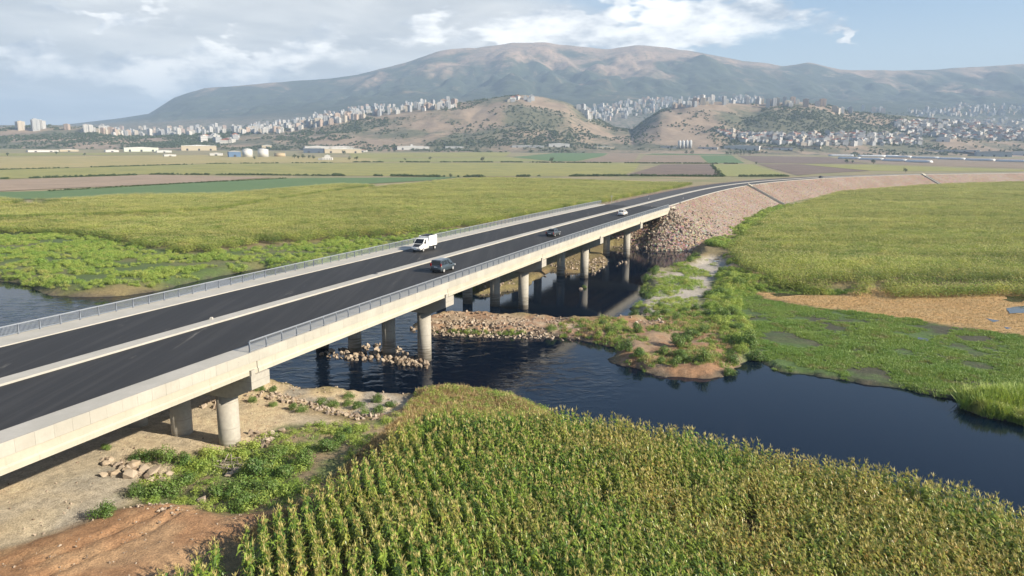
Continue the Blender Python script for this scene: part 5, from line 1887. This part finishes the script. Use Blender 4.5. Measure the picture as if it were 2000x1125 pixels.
for x0, x1, py, hp, lab in ((471, 490, 307, 17, 'tall white storage tank beside the blue hall'), (501, 521, 307, 17, 'tall white storage tank, right one of the pair'), (533, 554, 306, 8, 'squat tan storage tank right of the white pair')):
    h = far_hit((x0 + x1) / 2, py, 500.0)
    R_, H = (x1 - x0) / 2 / FPX * h[1], hp / FPX * h[1]
    r_ = thing('storage_tank', lab, 'tank', (h[0], h[1] + R_, h[2] - .5))
    mw = MW['white'] if hp > 10 else MW['tan']
    MB().cyl((0, 0, 0), R_, R_, 0, H * .82, 40).build('shell', mw, r_, True)
    MB().loft([[(r2 * math.cos(a), r2 * math.sin(a), z) for a in np.linspace(0, 2 * math.pi, 32, endpoint=False)] for r2, z in ((R_ * 1.02, H * .822), (R_ * .93, H * .88), (R_ * .6, H * .95), (R_ * .2, H * .985))]).build('dome_roof', mw, r_, True)
    MB().box(R_ * .98, R_ * 1.06, -.6, .6, 0, H * .9).build('ladder', MW['grey'], r_)
    MB().cyl((0, 0, H * .98), R_ * .12, R_ * .12, 0, H * .05, 12).build('roof_vent', MW['grey'], r_)
for i, px in enumerate((1327, 1334, 1341, 1348)):
    h = far_hit(px, 290, 500.0)
    r_ = thing('silo', 'thin pale silo in the row of four at the foot of the right hill', 'silo', h, group='silos in a row')
    MB().cyl((0, 0, 0), 4.5, 4.5, 0, 18, 16).build('shell', MW['grey'], r_, True)
    MB().cyl((0, 0, 18.01), 4.5, 1.0, 0, 4, 16).build('cone_roof', MW['white'], r_)
gm = mat('greenhouse_film', lambda t: bsdf(t, (.62, .63, .63), .35))
ghm = MB().loft([[(5 * math.cos(a), y, 4.2 * math.sin(a)) for a in np.linspace(0, math.pi, 11)] for y in np.linspace(0, 60, 7)]).mesh('film_cover', True)
ghm.materials.append(gm)
ghe = MB().loft([[(4.98 * math.cos(a), y, 4.18 * math.sin(a)) for a in np.linspace(0, math.pi, 11)] for y in (-.12, -.04)]).mesh('end_wall')
ghe.materials.append(MW['grey'])
for row_, line in enumerate([[(1618, 305), (1720, 307), (1800, 310), (1900, 314), (2040, 319)], [(1640, 310), (1720, 314), (1820, 319)], [(1700, 306), (1760, 307)]]):
    c = np.array([at_plain(*q) for q in line])
    L = np.concatenate([[0], np.cumsum(np.hypot(*np.diff(c, axis=0).T))])
    t = 0.0
    while t < L[-1] - 40:
        x, y = np.interp(t, L, c[:, 0]), np.interp(t, L, c[:, 1])
        x2, y2 = np.interp(t + 20, L, c[:, 0]), np.interp(t + 20, L, c[:, 1])
        g_ = thing('greenhouse', ['long white film greenhouse in the back row on the right plain', 'white film greenhouse in the front row on the right plain', 'white film greenhouse in the short rear row on the right plain'][row_], 'greenhouse', (x, y, float(zplain(y)) + .1), math.atan2(y2 - y, x2 - x) - math.pi / 2, ['greenhouses of the back row', 'greenhouses of the front row', 'greenhouses of the rear row'][row_])
        link('film_cover', ghm, None, g_)
        link('end_wall', ghe, None, g_)
        t += 64

# ------------------------------------------------------------------ the city on the slope
CITYC = [(.60, .58, .54), (.56, .49, .39), (.50, .38, .30), (.44, .45, .46), (.62, .60, .57), (.54, .53, .51)]
M_CITY = [m_wall('flats_%d' % i, c, (.16, .18, .21), 3.1) for i, c in enumerate(CITYC)]


def tower_mesh(i, w_, d, h):
    mb = MB()
    mb.box(-w_ / 2, w_ / 2, -d / 2, d / 2, -8, h)
    for sx in (-1, 1):
        mb.box(sx * w_ * .27 - w_ * .13, sx * w_ * .27 + w_ * .13, -d / 2 - 1.4, -d / 2 - .01, 3, h - 2.5)
    mb.box(-w_ * .22, w_ * .18, -d * .2, d * .25, h + .01, h + 3.6)
    mb.box(-w_ / 2 - .2, w_ / 2 + .2, -d / 2 - .2, -d / 2 + .2, h + .005, h + .9)
    me = mb.mesh('apartment_tower')
    me.materials.append(M_CITY[i % len(M_CITY)])
    return me


TOW = [tower_mesh(i, 21 + 4 * (i % 3), 17 + 2 * (i % 4), 24 + 5.0 * (i % 5)) for i in range(12)]


def house_mesh(i):
    r = random.Random(800 + i)
    w_, d, h = r.uniform(9, 15), r.uniform(9, 13), r.uniform(5, 10)
    mb = MB()
    mb.box(-w_ / 2, w_ / 2, -d / 2, d / 2, -4, h)
    if i % 3 == 0:
        mb.loft([[(-w_ / 2 - .4, y, h + .01), (w_ / 2 + .4, y, h + .01), (0, y, h + 2.6)] for y in (-d / 2 - .4, d / 2 + .4)], 1)
    else:
        mb.box(-w_ / 2 - .3, w_ / 2 + .3, -d / 2 - .3, d / 2 + .3, h + .01, h + .5, 1)
        mb.box(-1.5, 1.8, -1, 2, h + .51, h + 2.6)
    me = mb.mesh('house')
    me.materials.append(M_CITY[(0, 1, 3, 4, 4, 0)[i % 6]])
    me.materials.append((M_ROOFR, M_ROOFW, M_ROOFG)[i % 3])
    return me


HOU = [house_mesh(i) for i in range(9)]
CL = [([(455, 250), (560, 238), (690, 212), (760, 206), (890, 199), (893, 211), (760, 224), (690, 236), (600, 252), (540, 262), (470, 262)], 120, TOW, .52, 'apartment_tower', 'tall pale apartment block on the long ridge left of the middle hill', 'apartment blocks on the left ridge', 'apartment block'),
      ([(1128, 214), (1180, 205), (1250, 196), (1480, 190), (1500, 203), (1400, 206), (1300, 214), (1250, 226), (1180, 240), (1150, 234)], 130, TOW, .52, 'apartment_tower', 'pale high rise in the dense city quarter behind the two hills', 'high rises behind the two hills', 'apartment block'),
      ([(1480, 205), (1560, 200), (1590, 203), (1670, 214), (1730, 218), (1730, 226), (1640, 224), (1590, 210), (1490, 211)], 30, TOW, .58, 'apartment_tower', 'pale apartment tower crowning the right hill', 'towers crowning the right hill', 'apartment block'),
      ([(1770, 215), (1850, 212), (1870, 205), (2010, 208), (2010, 226), (1870, 228), (1780, 230)], 60, TOW, .52, 'apartment_tower', 'pale apartment tower in the right hand quarter of the city', 'towers of the right hand quarter', 'apartment block'),
      ([(40, 251), (90, 252), (90, 256), (40, 256)], 7, TOW, .75, 'apartment_tower', 'hazy apartment block on the low hill at the far left', 'blocks on the low left hill', 'apartment block'),
      ([(110, 252), (200, 254), (330, 252), (470, 246), (470, 262), (330, 266), (240, 268)], 45, TOW[:6], .55, 'apartment_tower', 'low hazy block in the left outskirts of the city', 'blocks of the left outskirts', 'apartment block'),
      ([(1400, 256), (1480, 262), (1640, 262), (1800, 262), (1800, 284), (1600, 285), (1440, 280)], 120, HOU, 1.15, 'house', 'small pale village house on the lower slope of the right hill', 'village houses on the right hill', 'house'),
      ([(1740, 236), (1860, 236), (2010, 232), (2010, 276), (1860, 274), (1760, 258)], 150, HOU, 1.2, 'house', 'small white house on the crowded right slope below the towers', 'houses on the crowded right slope', 'house'),
      ([(395, 268), (470, 266), (470, 280), (400, 284)], 14, HOU, 1.6, 'house', 'cream flat roofed building on the slope above the storage tanks', 'buildings above the storage tanks', 'house'),
      ([(1000, 193), (1050, 194), (1050, 199), (990, 200)], 10, HOU, 1.2, 'house', 'small white house on top of the middle hill', 'houses on the middle hilltop', 'house')]
bulk = []
for poly, n, protos, sc_, nm, lab, grp, cat in CL:
    xs, ys = [p[0] for p in poly], [p[1] for p in poly]
    q = rand_in(poly, n)
    extra = rand_in(poly, int(n * 1.8)) if n > 40 else []
    for px, py in q:
        h = far_hit(px, py, 1900.0)
        if h is None or h[1] > 5200:
            continue
        o = link(nm, protos[RN.randrange(len(protos))], None, None, h, (0, 0, math.atan2(h[1], h[0]) - math.pi / 2 + RN.choice((0, 0, .4, -.5, .2))), sc_ * RN.uniform(.8, 1.2))
        tag(o, lab, cat, grp)
    for px, py in extra:
        h = far_hit(px, py, 1900.0)
        if h is not None and h[1] < 5200:
            bulk.append((*h, sc_ * RN.uniform(.6, 1.0), 0 if protos is not HOU else 1))
bulk = np.array(bulk)
for kind, protos, lab, cat in ((0, TOW, 'mass of further apartment blocks filling the hillside city', 'city blocks'), (1, HOU, 'mass of further small houses on the right slope', 'houses')):
    bb = bulk[bulk[:, 4] == kind]
    scatter('city_blocks' if kind == 0 else 'village_houses', bb[:, :3], rng.uniform(-.6, .6, len(bb)), bb[:, 3], protos, lab, cat, 6)

# ------------------------------------------------------------------ air
hzm = bpy.data.materials.new('haze')
hzm.use_nodes = True
hzm.node_tree.nodes.clear()
t = NT(hzm.node_tree)
vol = t.n('ShaderNodeVolumePrincipled', Color=(.51, .69, .94), Density=1.45e-4, Anisotropy=0.0)
t.t.links.new(vol.outputs[0], t.n('ShaderNodeOutputMaterial').inputs['Volume'])
link('haze', MB().box(-14600, 14600, -14600, 14600, -6, 930).mesh('haze'), hzm, kind='stuff', label='pale blue haze lying over the whole valley', category='haze')
